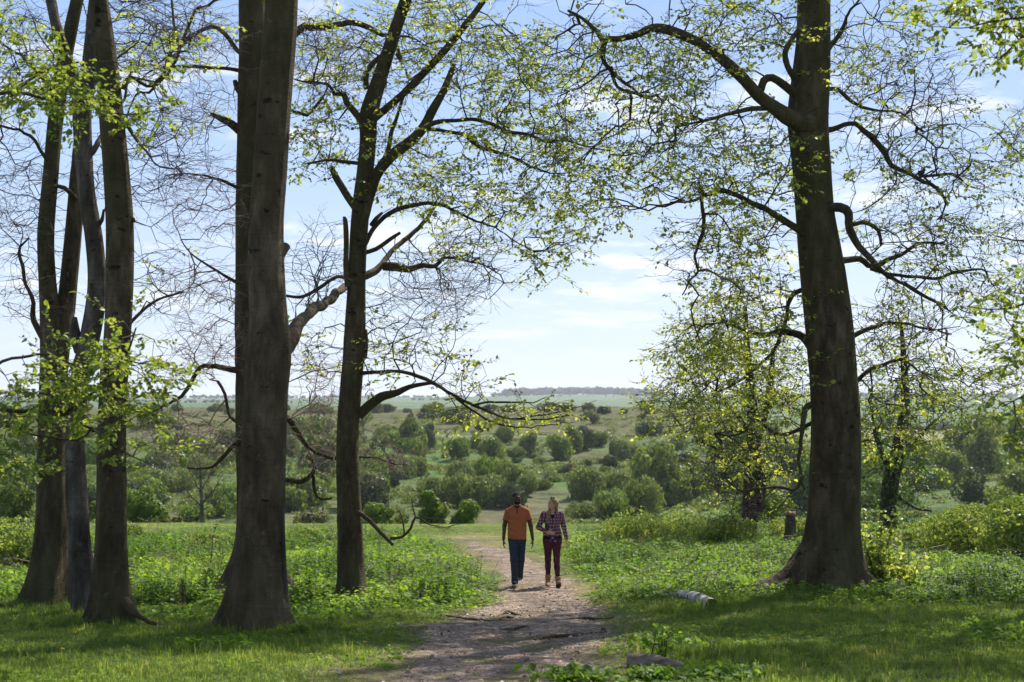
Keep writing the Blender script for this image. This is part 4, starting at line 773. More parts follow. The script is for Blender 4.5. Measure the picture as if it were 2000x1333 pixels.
def build_grass():
    r = np.random.default_rng(101)
    T1 = [make_tuft(r, 9, .046, .065, .0055, 1.3) for _ in range(8)]
    x, y = scatter(84000, 10.5, 26, r)
    pw = path_w(x, y); l, rr = path_edges(y); d = np.minimum(x - l, rr - x)
    worn = sstep(-1.3, .1, d + noise2(x, y, 22, 1.1) * .6)
    keep = (r.random(len(x)) > np.maximum(pw * 1.0, worn * .93)) & clear_of_trunks(x, y)
    patch = noise2(x, y, 33, 1.3) * .5 + .5
    x, y, patch, worn = x[keep], y[keep], patch[keep], worn[keep]
    nt = near_trunk(x, y); hm = np.exp(noise2(x, y, 34, .8) * .35) * (1 - worn * .5) * (1 + nt * .9) * (1 + .9 * sstep(.2, .6, noise2(x, y, 37, .9)))
    v = np.clip(.28 + patch * .34 - nt * .15 + r.normal(size=len(x)) * .22 + worn * .35, 0, 1)
    stamp_many('grass', T1, x, y, r.uniform(.8, 1.3, len(x)) * (1 + nt * .3), hm * np.exp(r.normal(size=len(x)) * .38), v, 'grass', r, label='short shaded turf in the foreground under the beeches')
    T2 = [make_tuft(r, 8, .13, .12, .012, .6, simple=True) for _ in range(8)]
    x, y = scatter(42000, 25, 60, r)
    w = path_w(x, y); l, rr = path_edges(y); d = np.minimum(x - l, rr - x); worn = sstep(-1.2, .1, d + noise2(x, y, 22, 1.1) * .5) * (y < 50)
    keep = (r.random(len(x)) > np.maximum(w, worn * .85)) & clear_of_trunks(x, y) & ((herb_w(x, y) < .8) | (r.random(len(x)) < .35))
    x, y, worn = x[keep], y[keep], worn[keep]; hw = herb_w(x, y)
    v = np.clip(.55 + noise2(x, y, 35, .6) * .25 + r.normal(size=len(x)) * .12 + (1 - hw) * .12, 0, 1)
    stamp_many('meadow_grass', T2, x, y, r.uniform(.8, 1.4, len(x)), r.uniform(.5, 1.1, len(x)) * (.45 + .75 * hw) * (1 - .4 * worn), v, 'grass', r, label='sunlit grass of the open field behind the walkers')
    # long tussocks round the trunks and here and there in the shade
    T3 = [make_tuft(r, 22, .24, .10, .007, .9) for _ in range(6)]
    xs, ys = [], []
    for b, rad in BASES:
        for _ in range(46):
            a = r.uniform(0, 6.28); q = rad * r.uniform(.8, 1.35) + .05; xs.append(b[0] + math.cos(a) * q); ys.append(b[1] + math.sin(a) * q * .8)
    xx, yy = scatter(1100, 11, 24, r); kk = (path_w(xx, yy) < .1) & (noise2(xx, yy, 36, .5) > .12) & (np.minimum(xx - path_edges(yy)[0], path_edges(yy)[1] - xx) < -1.2); xs = np.concatenate([xs, xx[kk]]); ys = np.concatenate([ys, yy[kk]])
    stamp_many('grass_tussocks', T3, xs, ys, r.uniform(.7, 1.2, len(xs)), r.uniform(.35, .85, len(xs)), np.clip(r.normal(.45, .15, len(xs)), 0, 1), 'grass', r, label='long grass tussocks about the trunk feet')
build_grass()
def make_herb(r, n=26, h=.30, spread=.2, ls=.065):
    P = r.normal(size=(n, 3)) * [spread * .6, spread * .6, 0]; P[:, 2] = h * r.uniform(.35, 1.0, n) * np.exp(-(P[:, 0] ** 2 + P[:, 1] ** 2) / spread ** 2 * .35)
    D = r.normal(size=(n, 3)) * [1, 1, .25]; D[:, :2] += P[:, :2] * 6; D[:, 2] -= .1
    V, F, _ = leaves_at(P, D, r, size=ls, droop=.3, jit=.5, svar=.3, wide=1.15)
    # stems
    S0 = P * [.25, .25, 0]; k = P[::3]; s0 = S0[::3]; tv, tf = tubes(s0, k, np.full(len(k), .003), np.full(len(k), .002), k - s0, k - s0, 3)
    V2, Q2, _ = merge([(V, F, None), (tv, tf, None)]); return V2, Q2, np.zeros((0, 3), int)
def build_herbs():
    r = np.random.default_rng(202)
    T = [make_herb(r) for _ in range(8)]
    x, y = scatter(17500, 21.5, 58, r, p=1.35); h = herb_w(x, y); dens = .55 + .45 * sstep(-.4, .3, noise2(x, y, 83, .7))
    keep = (r.random(len(x)) < h * dens) & clear_of_trunks(x, y, .8); x, y, h = x[keep], y[keep], h[keep]
    hn = np.exp(noise2(x, y, 84, .45) * .35)
    v = np.clip(.5 + noise2(x, y, 85, .35) * .22 + noise2(x, y, 86, 2.5) * .2 + r.normal(size=len(x)) * .12, 0, 1)
    far = 1 + .5 * sstep(32, 55, y)
    stamp_many('meadow_herbs', T, x, y, r.uniform(.8, 1.3, len(x)) * far, r.uniform(.6, 1.15, len(x)) * (.35 + .65 * h) * hn, v, 'herb', r, label='lush leafy herbs filling the sunlit clearing')
    # low ivy and bramble leaves in the shaded right foreground
    T2 = [make_herb(r, n=16, h=.12, spread=.16, ls=.055) for _ in range(5)]
    xs, ys = [], []
    for (cx, cy, sx, sy, n) in ((1290, 1330, 70, 5, 50), (1300, 1262, 50, 10, 26), (1120, 1330, 60, 8, 20), (1420, 1325, 70, 10, 30), (640, 1205, 90, 10, 26), (350, 1210, 80, 10, 30), (560, 1232, 60, 6, 22), (420, 1268, 60, 8, 14), (1700, 1175, 110, 12, 50), (1950, 1240, 60, 25, 40), (1880, 1180, 80, 12, 40)):
        for _ in range(n):
            p = gp(cx + r.normal() * sx * .5, cy + r.normal() * sy * .5); xs.append(p[0]); ys.append(p[1])
    xs, ys = np.array(xs), np.array(ys); k = clear_of_trunks(xs, ys, .9); xs, ys = xs[k], ys[k]
    stamp_many('low_ivy', T2, xs, ys, r.uniform(.8, 1.2, len(xs)), r.uniform(.6, 1.4, len(xs)), r.uniform(.1, .6, len(xs)), 'herb', r, label='low dark ivy and bramble leaves creeping through the shaded turf')
def build_mixed():
    """nettles, dead stems and seedlings that break up the carpet"""
    r = np.random.default_rng(212)
    def nettle(r):
        P, D = [], []; V0, F0 = [], []; bits = []
        for s_ in range(5):
            b = np.array([r.normal() * .09, r.normal() * .09, 0]); h = r.uniform(.3, .55); tp = b + [r.normal() * .05, r.normal() * .05, h]; d = (tp - b)[None]; v, f = tubes(b[None], tp[None], np.array([.004]), np.array([.002]), d, d, 3); bits.append((v, f, None))
            for t in np.linspace(.25, 1, 7):
                for q in (0, math.pi): a = q + t * 9; P.append(b + (tp - b) * t); D.append([math.cos(a), math.sin(a), .1])
        V, F, _ = leaves_at(np.array(P), np.array(D), r, size=.062, droop=.6, jit=.3, wide=.8); bits.append((V, F, None)); V, Q, _ = merge(bits); return V, Q, np.zeros((0, 3), int)
    T = [nettle(r) for _ in range(5)]; x, y = scatter(5200, 23, 50, r, p=1.3); k = (herb_w(x, y) > .6) & (noise2(x, y, 87, .45) > .18) & clear_of_trunks(x, y, .9); x, y = x[k], y[k]
    stamp_many('nettles', T, x, y, r.uniform(.8, 1.2, len(x)), r.uniform(.6, 1.15, len(x)), r.uniform(.0, .35, len(x)), 'herb', r, label='darker nettles standing in drifts among the herbs')
    def dead(r):
        bits = []
        for s_ in range(4):
            b = np.array([r.normal() * .12, r.normal() * .12, 0]); q = b + [r.normal() * .12, r.normal() * .12, r.uniform(.25, .6)]; e = q + [r.normal() * .15, r.normal() * .15, r.uniform(-.08, .15)]
            A, B = np.array([b, q]), np.array([q, e]); v, f = tubes(A, B, np.array([.0045, .003]), np.array([.003, .0015]), B - A, B - A, 3); bits.append((v, f, None))
        V, Q, _ = merge(bits); return V, Q, np.zeros((0, 3), int)
    M['straw'] = leaf_mat('dead_stem', [(0, (.16, .11, .07)), (1, (.38, .30, .20))], trans=.5, tfac=.1)
    T = [dead(r) for _ in range(6)]; x, y = scatter(1500, 20, 52, r, p=1.3); k = (herb_w(x, y) > .4) & clear_of_trunks(x, y, 1.6); x, y = x[k], y[k]
    stamp_many('dead_stems', T, x, y, r.uniform(.7, 1.3, len(x)), r.uniform(.6, 1.2, len(x)), r.random(len(x)), 'straw', r, label='dry dead stems poking up through the herbs')
    # small ground leaves through the turf, brown leaves round the trunk feet
    T = [make_herb(r, n=7, h=.035, spread=.07, ls=.032) for _ in range(6)]; x, y = scatter(9000, 11, 26, r); k = (path_w(x, y) < .1) & clear_of_trunks(x, y, .9) & (noise2(x, y, 88, .9) > -.05); x, y = x[k], y[k]
    stamp_many('turf_weeds', T, x, y, r.uniform(.7, 1.4, len(x)), r.uniform(.7, 1.6, len(x)), r.uniform(.2, .9, len(x)), 'herb', r, label='small round weed leaves through the short turf')
build_herbs(); build_mixed()
def build_litter():
    r = np.random.default_rng(303); n = 15000
    x, y = scatter(n, 11, 30, r); w = path_w(x, y); l, rr = path_edges(y); d = np.minimum(x - l, rr - x)
    keep = r.random(n) < np.maximum(np.maximum(w, .35 * sstep(-1.3, 0, d)), .5 * near_trunk(x, y) * clear_of_trunks(x, y, .9)); x, y = x[keep], y[keep]; n = len(x)
    P = np.stack([x, y, ground(x, y) + .022], -1); D = r.normal(size=(n, 3)) * [1, 1, .25]; Zh = np.tile([0., 0, 1], (n, 1)) + r.normal(size=(n, 3)) * .35
    V, F = stamp(LEAFV * [1, 1.1, 1.6], LEAFQ, P, basis(D, Zh, .028 * np.exp(r.normal(size=n) * .45)))
    m = leaf_mat('dry_leaf', [(0, (.12, .075, .045)), (.5, (.25, .17, .11)), (1, (.46, .38, .30))], trans=.6, tfac=.15)
    tag(mk('leaf_litter', V, F, None, m, attrs={'v': np.repeat(r.random(n), 6)}), label='dry beech leaves and chips scattered over the path', kind='stuff')
    # pebbles: squashed octahedra
    n = 5200; x, y = scatter(n, 11, 32, r); keep = r.random(n) < path_w(x, y); x, y = x[keep], y[keep]; n = len(x)
    O = np.array([[1, 0, 0], [-1, 0, 0], [0, 1, 0], [0, -1, 0], [0, 0, .6], [0, 0, -.6]]) * 1.0; T = np.array([[0, 2, 4], [2, 1, 4], [1, 3, 4], [3, 0, 4], [2, 0, 5], [1, 2, 5], [3, 1, 5], [0, 3, 5]])
    s = .012 * np.exp(r.normal(size=n) * .5); R = zrot(r.uniform(0, 6.28, n), s * r.uniform(.7, 1.4, n), s)
    V = (np.einsum('nij,vj->nvi', R, O) + np.stack([x, y, ground(x, y) + .016], -1)[:, None]).reshape(-1, 3); F = (np.arange(n) * 6)[:, None, None] + T[None]
    m = noise_mat('flint_pebble', [(.3, (.16, .13, .10)), (.7, (.42, .38, .33))], scale=3, bump=.1)
    tag(mk('gravel', V, None, F.reshape(-1, 3), m), label='pale flint gravel on the trodden path', kind='stuff')
build_litter()
# ------------------------------------------------------------------ bushes, brambles, far hillside
M['scrub_mid'] = leaf_mat('hawthorn_leaf', [(0, (.055, .085, .02)), (.5, (.125, .17, .04)), (1, (.21, .26, .075))], trans=1.7, tfac=.35, spec=.1)
M['scrub_dark'] = leaf_mat('dark_scrub_leaf', [(0, (.028, .05, .016)), (1, (.075, .11, .035))], trans=1.4, tfac=.25, spec=.1)
M['scrub_light'] = leaf_mat('spring_scrub_leaf', [(0, (.07, .12, .02)), (.5, (.12, .19, .03)), (1, (.20, .27, .06))], trans=1.7, tfac=.4, spec=.1)
M['scrub_olive'] = leaf_mat('olive_scrub_leaf', [(0, (.07, .075, .03)), (1, (.16, .16, .075))], trans=1.4, tfac=.3, spec=.1)
M['bramble'] = leaf_mat('bramble_leaf', [(0, (.065, .115, .022)), (.5, (.16, .23, .045)), (.85, (.29, .34, .085)), (1, (.34, .26, .13))], trans=1.8, tfac=.42, rough=.5, spec=.2)
DIA = np.array([[0, 0, 0], [.5, .42, .12], [1, 0, 0], [.5, -.42, .12]]); DIQ = np.array([[0, 3, 2, 1]])
def bush_mesh(r, w, h, lobes, n, ls, fine=False, flat=1.0, low=True, inner=.25, shag=.10):
    """leaf faces over and inside a heap of uneven lobes; base at the origin"""
    C, Rr = [], []
    for k in range(lobes):
        a = r.uniform(0, 6.28); q = math.sqrt(r.uniform(0, 1)) * w * .33; s = r.uniform(.2, .4) * w * .62
        zc = r.uniform(.22, .8) * h * (1 - .35 * (q / (w * .33)) ** 2); zc = min(zc, h - s * flat * .75)
        C.append((math.cos(a) * q, math.sin(a) * q, max(zc, s * flat * .5))); Rr.append((s, s, s * flat * r.uniform(.75, 1.1)))
    C, Rr = np.array(C), np.array(Rr); P, Nn = [], []
    k = r.integers(0, lobes, n * 2); d = r.normal(size=(n * 2, 3)); d /= np.linalg.norm(d, axis=1, keepdims=True)
    rad = np.where(r.random(n * 2) < inner, r.uniform(.4, .95, n * 2), r.uniform(.86, 1.1, n * 2)) + shag * wob(d * 2 + C[k], 2.0, int(r.integers(99)))[:, 0] + np.abs(r.normal(size=n * 2)) * (shag - .1) * .6
    P = C[k] + d * rad[:, None] * Rr[k]; ok = P[:, 2] > 0.02 * h
    # thin out faces buried in other lobes
    deep = np.zeros(n * 2)
    for c, R in zip(C, Rr): deep += (((P - c) / R) ** 2).sum(1) < .5
    ok &= (deep == 0) | (r.random(n * 2) < .18); P, d = P[ok][:n], d[ok][:n]; n = len(P)
    V0, F0 = (LEAFV, LEAFQ) if fine else (DIA, DIQ)
    side = np.cross(d, r.normal(size=(n, 3))); Zh = d + r.normal(size=(n, 3)) * .55
    V, F = stamp(V0, F0, P, basis(side, Zh, ls * np.exp(r.normal(size=n) * .3)))
    clump = wob(P, 2.2 / max(w, .5) * 2.2, 5)[:, 1] * .28
    v = np.repeat(np.clip(.5 + clump + r.normal(size=n) * .16, 0, 1), len(V0))
    st = []
    for j in range(min(lobes, 9)):
        a = np.array([r.normal() * w * .04, r.normal() * w * .04, -.1]); b = C[j] * [.9, .9, .95]; m = (a + b) / 2 + r.normal(size=3) * w * .04
        pts = spline(np.array([np.r_[a, .018 * w], np.r_[m, .012 * w], np.r_[b, .005 * w]]), .12 * w)
        dd = np.diff(pts[:, :3], axis=0); tv, tf = tubes(pts[:-1, :3], pts[1:, :3], pts[:-1, 3], pts[1:, 3], dd, dd, 5); st.append((tv, tf, None))
    sv, sf, _ = merge(st); return V, F, v, sv, sf
_r = np.random.default_rng(404)
def data_mesh(name, V, F, v, mat):
    o = mk(name, V, F, None, mat, attrs={'v': v} if v is not None else None); me = o.data; bpy.data.objects.remove(o); return me
BUSH = {}
for kind, (w, h, lb, n, ls, fl) in {'round': (4, 3.1, 17, 3400, .22, .9), 'wide': (6, 3.0, 26, 4800, .24, .8), 'tall': (3.2, 4.0, 15, 2800, .21, 1.1), 'low': (4, 1.7, 14, 2200, .22, .6)}.items():
    BUSH[kind] = [bush_mesh(_r, w, h, lb, n, ls, flat=fl, shag=.24, inner=.3) + ((w, h),) for _ in range(4)]
_cache = {}
def bush_data(kind, i, col):
    key = (kind, i, col)
    if key not in _cache:
        V, F, v, sv, sf, wh = BUSH[kind][i]; _cache[key] = (data_mesh('crown', V, F, v, M['scrub_' + col]), data_mesh('stem', sv, sf, None, M['bark_fine']), wh)
    return _cache[key]
nb_count = 0
def far_bush(px, py, wpx, kind, col, label, group=None, r=_r, d0=150, name='hawthorn_bush', hk=1.0, pos=None):
    global nb_count
    p = gp(px, py, d0) if pos is None else pos; cr, st, (w, h) = bush_data(kind, int(r.integers(4)), col)
    s = wpx * 1.24 * p[1] / F_PX / w
    e = empty(name, p + [0, 0, -.1 * s], label, 'bush', group); e.rotation_euler.z = r.uniform(0, 6.28); e.scale = (s * r.uniform(.92, 1.08), s * r.uniform(.92, 1.08), s * hk * r.uniform(.95, 1.4))
    for nm, me in (('crown', cr), ('stem', st)):
        o = bpy.data.objects.new(nm, me); SC.collection.objects.link(o); o.parent = e
    nb_count += 1; return e
# single bushes one can point to on the slope across the valley
for a in [
 (897, 897, 42, 'round', 'light', 'round bright green bush, leftmost of the row on the slope above the man'),
 (960, 900, 46, 'round', 'mid', 'broad rounded dark green bush directly up the slope from the man\'s head'),
 (1007, 897, 32, 'round', 'mid', 'small dome-shaped bush just right of the broad bush above the man'),
 (1037, 888, 36, 'tall', 'mid', 'loose upright bush on the terrace above the gap between the two walkers'),
 (1088, 899, 46, 'round', 'light', 'largest round bright bush on the terrace above the woman, casting a dark shadow'),
 (1117, 884, 38, 'tall', 'mid', 'bush touching the right side of the large round bush above the woman'),
 (1143, 880, 32, 'tall', 'dark', 'dark upright bush, rightmost of the clump above the woman'),
 (1173, 873, 30, 'round', 'mid', 'small isolated round bush alone on the terrace right of the clump'),
 (1207, 900, 44, 'round', 'mid', 'round bush on the slope left of the leafy overhanging crown'),
 (1192, 917, 30, 'round', 'dark', 'small dark grey-green bush below the right end of the terrace'),
 (1240, 895, 44, 'wide', 'mid', 'wide bush half hidden by the low twigs of the massive beech'),
 (835, 880, 26, 'tall', 'dark', 'small dark conical bush at the left end of the terrace'),
 (930, 880, 26, 'tall', 'mid', 'thin upright bush between the bright round bush and the broad one'),
 (985, 868, 34, 'tall', 'mid', 'bush standing on the track behind the row above the man'),
 (780, 868, 62, 'low', 'light', 'long pale green hedge-like bush right of the slender beech'),
 (760, 858, 44, 'wide', 'mid', 'bush behind the pale hedge-like bush near the slender beech'),
 (740, 960, 56, 'tall', 'dark', 'tall very dark bush standing right beside the slender beech on the slope'),
 (884, 828, 48, 'wide', 'dark', 'dark spreading bush on the brown ridge face above the row'),
 (836, 820, 34, 'low', 'dark', 'low dark bush on the ridge face left of the spreading one'),
 (802, 829, 14, 'tall', 'dark', 'tiny dark bush alone on the brown ridge face'),
 (845, 988, 56, 'wide', 'mid', 'left end bush of the dense thicket on the slope left of the man'),
 (895, 985, 62, 'wide', 'mid', 'deep green bush low in the thicket left of the man'),
 (905, 958, 60, 'wide', 'mid', 'bush at the upper left of the thicket left of the man'),
 (950, 955, 60, 'wide', 'light', 'lighter green bush at the top middle of the thicket left of the man'),
 (945, 990, 66, 'wide', 'mid', 'broad bush at the bottom middle of the thicket left of the man'),
 (1000, 962, 60, 'wide', 'mid', 'bush at the upper right of the thicket, above the man\'s head'),
 (995, 992, 56, 'wide', 'dark', 'dark bush at the foot of the thicket just behind the man'),
 (1030, 970, 40, 'round', 'mid', 'right end bush of the thicket, over the man\'s shoulder'),
 (1140, 1015, 62, 'wide', 'mid', 'dark-footed bush right of the woman\'s head, at the edge of the bare patch'),
 (1150, 975, 60, 'wide', 'mid', 'bush at the upper left of the thicket right of the woman'),
 (1195, 1010, 66, 'wide', 'light', 'paler bush low in the thicket right of the woman'),
 (1205, 975, 60, 'wide', 'mid', 'bush in the middle of the thicket right of the woman'),
 (1250, 1005, 70, 'wide', 'mid', 'bush at the right end of the thicket right of the woman'),
 (1265, 960, 60, 'wide', 'mid', 'bush on top of the right end of the thicket right of the woman')]:
    far_bush(*a, hk=1.35 if 'thicket' in a[5] else 1.0)
def fill_bushes():
    r = np.random.default_rng(77)
    LM = [(-60, 'left edge'), (100, 'leftmost beech'), (160, 'grey beech'), (222, 'left cluster'), (505, 'front beech'), (690, 'slender beech'), (860, 'thicket'), (1010, 'man'), (1085, 'woman'), (1240, 'leafy crown'), (1465, 'straight trunk'), (1630, 'massive beech'), (1745, 'ivy-clad trunk'), (2060, 'right edge')]
    CW = {'mid': 'green', 'light': 'pale green', 'dark': 'dark', 'olive': 'brownish'}; KW = {'wide': 'broad', 'round': 'round', 'low': 'low', 'tall': 'upright'}
    used = set()
    def name_of(px, py, kd, cl, w, w0, w1, y0, y1, place):
        j = max(k for k, (q, _) in enumerate(LM[:-1]) if q <= max(px, -60)); sz = 'small' if w < w0 + (w1 - w0) * .33 else ('large' if w > w0 + (w1 - w0) * .7 else 'middling'); q = py < (y0 + y1) / 2
        return '%s %s %s bush, %s on %s, between %s and %s' % (sz, CW[cl], KW[kd], 'high' if q else 'low', place, LM[j][1], LM[j + 1][1])
    def many(n, x0, x1, y0, y1, w0, w1, kinds, cols, place, group, name='hawthorn_bush', far=True, hk=1.0):
        for i in range(n):
            # low discrepancy spread
            px = x0 + (x1 - x0) * ((i * .6180339 + r.uniform(0, .05)) % 1); py = y0 + (y1 - y0) * ((i * .7548776 + r.uniform(0, .05)) % 1)
            for tr in range(16):
                kd = kinds[r.integers(len(kinds))] if tr < 8 else ['wide', 'round', 'low', 'tall'][r.integers(4)]; cl = cols[r.integers(len(cols))] if tr < 8 else ['mid', 'light', 'dark', 'olive'][r.integers(4)]; w = r.uniform(w0, w1)
                lab = name_of(px, py, kd, cl, w, w0, w1, y0, y1, place)
                if lab not in used: break
            used.add(lab)
            far_bush(px, py, w, kd, cl, lab, group, r=r, name=name, hk=hk)
    many(54, -40, 470, 890, 1018, 44, 84, ['wide', 'low', 'wide', 'wide'], ['mid', 'light', 'light', 'dark', 'mid'], 'far slope', 'scrub bushes across the valley on the left')
    many(24, 560, 820, 892, 1015, 34, 80, ['wide', 'round', 'low', 'tall'], ['mid', 'light', 'mid', 'dark'], 'far slope', 'scrub bushes across the valley behind the slender beech')
    many(50, 1270, 2040, 890, 1005, 36, 84, ['wide', 'round', 'low', 'tall'], ['mid', 'dark', 'mid', 'light', 'mid'], 'far slope', 'scrub bushes across the valley on the right')
    many(24, 1040, 1300, 905, 965, 12, 28, ['low', 'round', 'low'], ['mid', 'dark', 'olive', 'mid'], 'open slope', 'small bushes on the open slope')
    many(12, 700, 1050, 893, 930, 10, 22, ['low', 'round'], ['mid', 'olive', 'dark'], 'terrace foot', 'small bushes below the terrace')
    many(44, -30, 1290, 801, 808, 16, 34, ['low', 'low', 'low'], ['dark', 'mid', 'olive', 'dark'], 'ridge crest', 'bushes along the ridge crest')
    many(26, 20, 1290, 815, 862, 8, 22, ['low', 'tall', 'round', 'low'], ['dark', 'mid', 'olive'], 'ridge face', 'bushes on the ridge face')
    many(16, -30, 700, 835, 885, 26, 56, ['wide', 'round'], ['mid', 'dark', 'mid'], 'ridge foot', 'bushes at the foot of the ridge')
    many(10, 1720, 2030, 838, 848, 22, 50, ['low', 'wide'], ['dark', 'mid'], 'far hedgerow', 'hedgerow bushes behind the pale field')
    many(8, 1260, 1720, 850, 885, 20, 50, ['low', 'wide'], ['dark', 'mid'], 'upper slope', 'bushes high on the right slope')
fill_bushes()
print('far bushes', nb_count)
def scrub_stuff():
    """the rough low growth between the bushes, too much to count"""
    r = np.random.default_rng(505); n = 13000
    px = r.uniform(-250, 2250, n); Y = r.uniform(150 ** 1.3, 400 ** 1.3, n) ** (1 / 1.3); x = (px - 1000) / F_PX * Y
    q = noise2(x, Y, 91, .09); cpx = px; cpy = 785 - (ground(x, Y) - CAMZ) / Y * F_PX
    bare = ((cpx - (1000 + (1010 - cpy) * .9)) / 110) ** 2 + ((cpy - 985) / 40) ** 2 < 1.1
    keep = (q > r.uniform(-.6, .5, n)) & (np.abs(Y - 331) > 4) & ~bare & ~((px > 1420) & (Y > 385)) & ~((Y > 336) & (r.random(n) < .45)); x, Y = x[keep], Y[keep]; n = len(x)
    bits, vals = [], []
    T = [bush_mesh(r, 2.2, .9, 5, 70, .26, flat=.7) for _ in range(6)]; ch = r.integers(0, 6, n); s = r.uniform(.3, 1.15, n)
    R = zrot(r.uniform(0, 6.28, n), s * r.uniform(.9, 1.7, n), s); P = np.stack([x, Y, ground(x, Y) - .05], -1); tone = r.uniform(-.35, .35, n)
    for k in range(6):
        m = ch == k; V, F, v = T[k][:3]; a, b = stamp(V, F, P[m], R[m]); bits.append((a, b, None)); vals.append((v[None] + tone[m][:, None]).ravel())
    V, F, _ = merge(bits); tag(mk('low_scrub', V, F, None, M['scrub_mid'], attrs={'v': np.clip(np.concatenate(vals), 0, 1)}), label='rough low growth covering the slope across the valley', kind='stuff')
scrub_stuff()
def far_woods():
    r = np.random.default_rng(606); bits, vals = [], []
    T = [bush_mesh(r, 14, 13, 10, 420, 1.5, flat=.95) for _ in range(5)]
    pts = []
    def belt(px0, px1, py, n, s0, s1, jy, y0=900, Yfix=None):
        for i in range(n):
            px = r.uniform(px0, px1)
            if Yfix: Y = Yfix + r.uniform(-jy, jy); x = (px - 1000) / F_PX * Y; p = np.array([x, Y, float(ground(x, Y))])
            else: p = gp(px, py + r.uniform(-jy, jy), y0, 8000)
            pts.append((p, r.uniform(s0, s1)))
    belt(985, 1290, 0, 150, 1.0, 1.85, 60, Yfix=3350); belt(1290, 1500, 0, 40, .4, .8, 60, Yfix=3400); belt(930, 985, 0, 9, .5, 1.1, 40, Yfix=3350); belt(745, 930, 0, 34, .35, .7, 60, Yfix=3400)
    belt(-100, 760, 0, 240, .4, .9, 260, Yfix=3350); belt(1500, 2150, 0, 300, .5, 1.0, 260, Yfix=3300)
    for Yf, n, a, b in ((2850, 110, -150, 2150), (2300, 120, -150, 860), (2300, 60, 1230, 2150), (1750, 60, -150, 700), (1750, 24, 1260, 1500)):
        belt(a, b, 0, n, .18, .42, 14, Yfix=Yf)
    P = np.array([p for p, s in pts]); s = np.array([s for p, s in pts]); n = len(P); ch = r.integers(0, 5, n); R = zrot(r.uniform(0, 6.28, n), s * 1.15, s)
    for k in range(5):
        m = ch == k; V, F, v = T[k][:3]; a, b = stamp(V, F, P[m], R[m]); bits.append((a, b, None)); vals.append(np.tile(v, m.sum()))
    V, F, _ = merge(bits); tag(mk('distant_woodland', V, F, None, M['scrub_dark'], attrs={'v': np.concatenate(vals)}), label='hazy woods and hedges along the far skyline', kind='stuff')
far_woods()

# bushes at the lip of the clearing, and brambles in it
def near_bush(name, px, py, wpx, hpx, Y, lobes, n, ls, mat, label, cat='bush', group=None, seed=0, flat=1.0, stem=True, droop=0, shag=.2, inner=.35):
    r = np.random.default_rng(seed + 900); x = (px - 1000) / F_PX * Y; b = np.array([x, Y, float(ground(x, Y)) - .05])
    top = at(px, py - hpx, Y)[2]; h = max(top - b[2], .3); w = wpx * Y / F_PX
    V, F, v, sv, sf = bush_mesh(r, w, h, lobes, n, ls, fine=Y < 60, flat=flat, shag=shag, inner=inner)
    e = empty(name, b, label, cat, group); mk('crown', V + b, F, None, M[mat], e, attrs={'v': v}); mk('stem', sv + b, sf, None, M['bark_fine'], e, smooth=True); return e
NB = [('hawthorn_bush', 283, 1022, 100, 100, 72, 16, 9000, .11, 'scrub_light', 'large bright green bush at the field edge, right of the left trunk cluster'),
 ('hawthorn_bush', 335, 1024, 60, 58, 74, 12, 4500, .11, 'scrub_olive', 'yellowish low bush right of the large bright bush at the field edge'),
 ('hawthorn_bush', 30, 1008, 100, 95, 70, 16, 8000, .11, 'scrub_mid', 'dark green bush at the left edge of the picture, behind the far left beech'),
 ('hawthorn_bush', 190, 1018, 70, 90, 78, 12, 5000, .12, 'scrub_light', 'pale bush showing in the gaps between the three left trunks'),
 ('hawthorn_bush', 740, 1024, 62, 74, 70, 12, 5200, .11, 'scrub_light', 'bright young bush at the field edge just right of the slender beech'),
 ('hawthorn_bush', 842, 1022, 62, 84, 69, 13, 6500, .10, 'scrub_light', 'pointed bright green bush at the field edge behind the broken branch'),
 ('hawthorn_bush', 912, 1022, 68, 50, 69, 12, 5200, .10, 'scrub_light', 'low rounded bush at the field edge, nearest on the left of the man'),
 ('hawthorn_bush', 610, 1022, 90, 46, 74, 13, 5200, .11, 'scrub_olive', 'olive bush at the field edge between the front and slender beeches'),
 ('hawthorn_bush', 790, 1024, 60, 36, 76, 10, 2600, .12, 'scrub_mid', 'small bush between the two bright bushes at the field edge'),
 ('hawthorn_bush', 430, 1022, 60, 46, 80, 10, 2800, .12, 'scrub_mid', 'low bush at the field edge left of the front beech'),
 ('hawthorn_bush', 1480, 1012, 120, 90, 66, 14, 5200, .12, 'scrub_light', 'pale bush behind the straight trunk of the olive-leaved tree'),
 ('hawthorn_bush', 1895, 1000, 60, 40, 82, 12, 2600, .12, 'scrub_mid', 'rounded bush beyond the clearing at the right, left of the bramble bank')]
for i, a in enumerate(NB): near_bush(*a, seed=i)
BR = [(25, 1075, 150, 78, 33, 'bramble mound with yellowing leaves at the left edge behind the trunks'),
 (245, 1040, 70, 28, 44, 'small bramble mound beside the right foot of the left cluster'),
 (415, 1062, 90, 34, 40, 'bramble mound in the clearing left of the front beech'),
 (615, 1052, 90, 28, 42, 'low bramble patch seen right of the front beech'),
 (1240, 1042, 130, 52, 43, 'sunlit bramble mound nearest on the right of the woman'),
 (1345, 1040, 150, 48, 44, 'bramble mound with dead stems, left of the straight trunk'),
 (1420, 1042, 110, 50, 41, 'bramble mound at the foot of the straight trunk'),
 (1560, 1040, 110, 46, 44, 'bramble heap just left of the foot of the massive beech'),
 (1780, 1055, 110, 50, 40, 'bramble mound right of the ivy-clad trunk'),
 (1880, 1050, 150, 84, 37, 'tall bramble bank towards the right edge'),
 (1985, 1060, 150, 118, 34, 'tallest bramble bank, cut off by the right edge')]
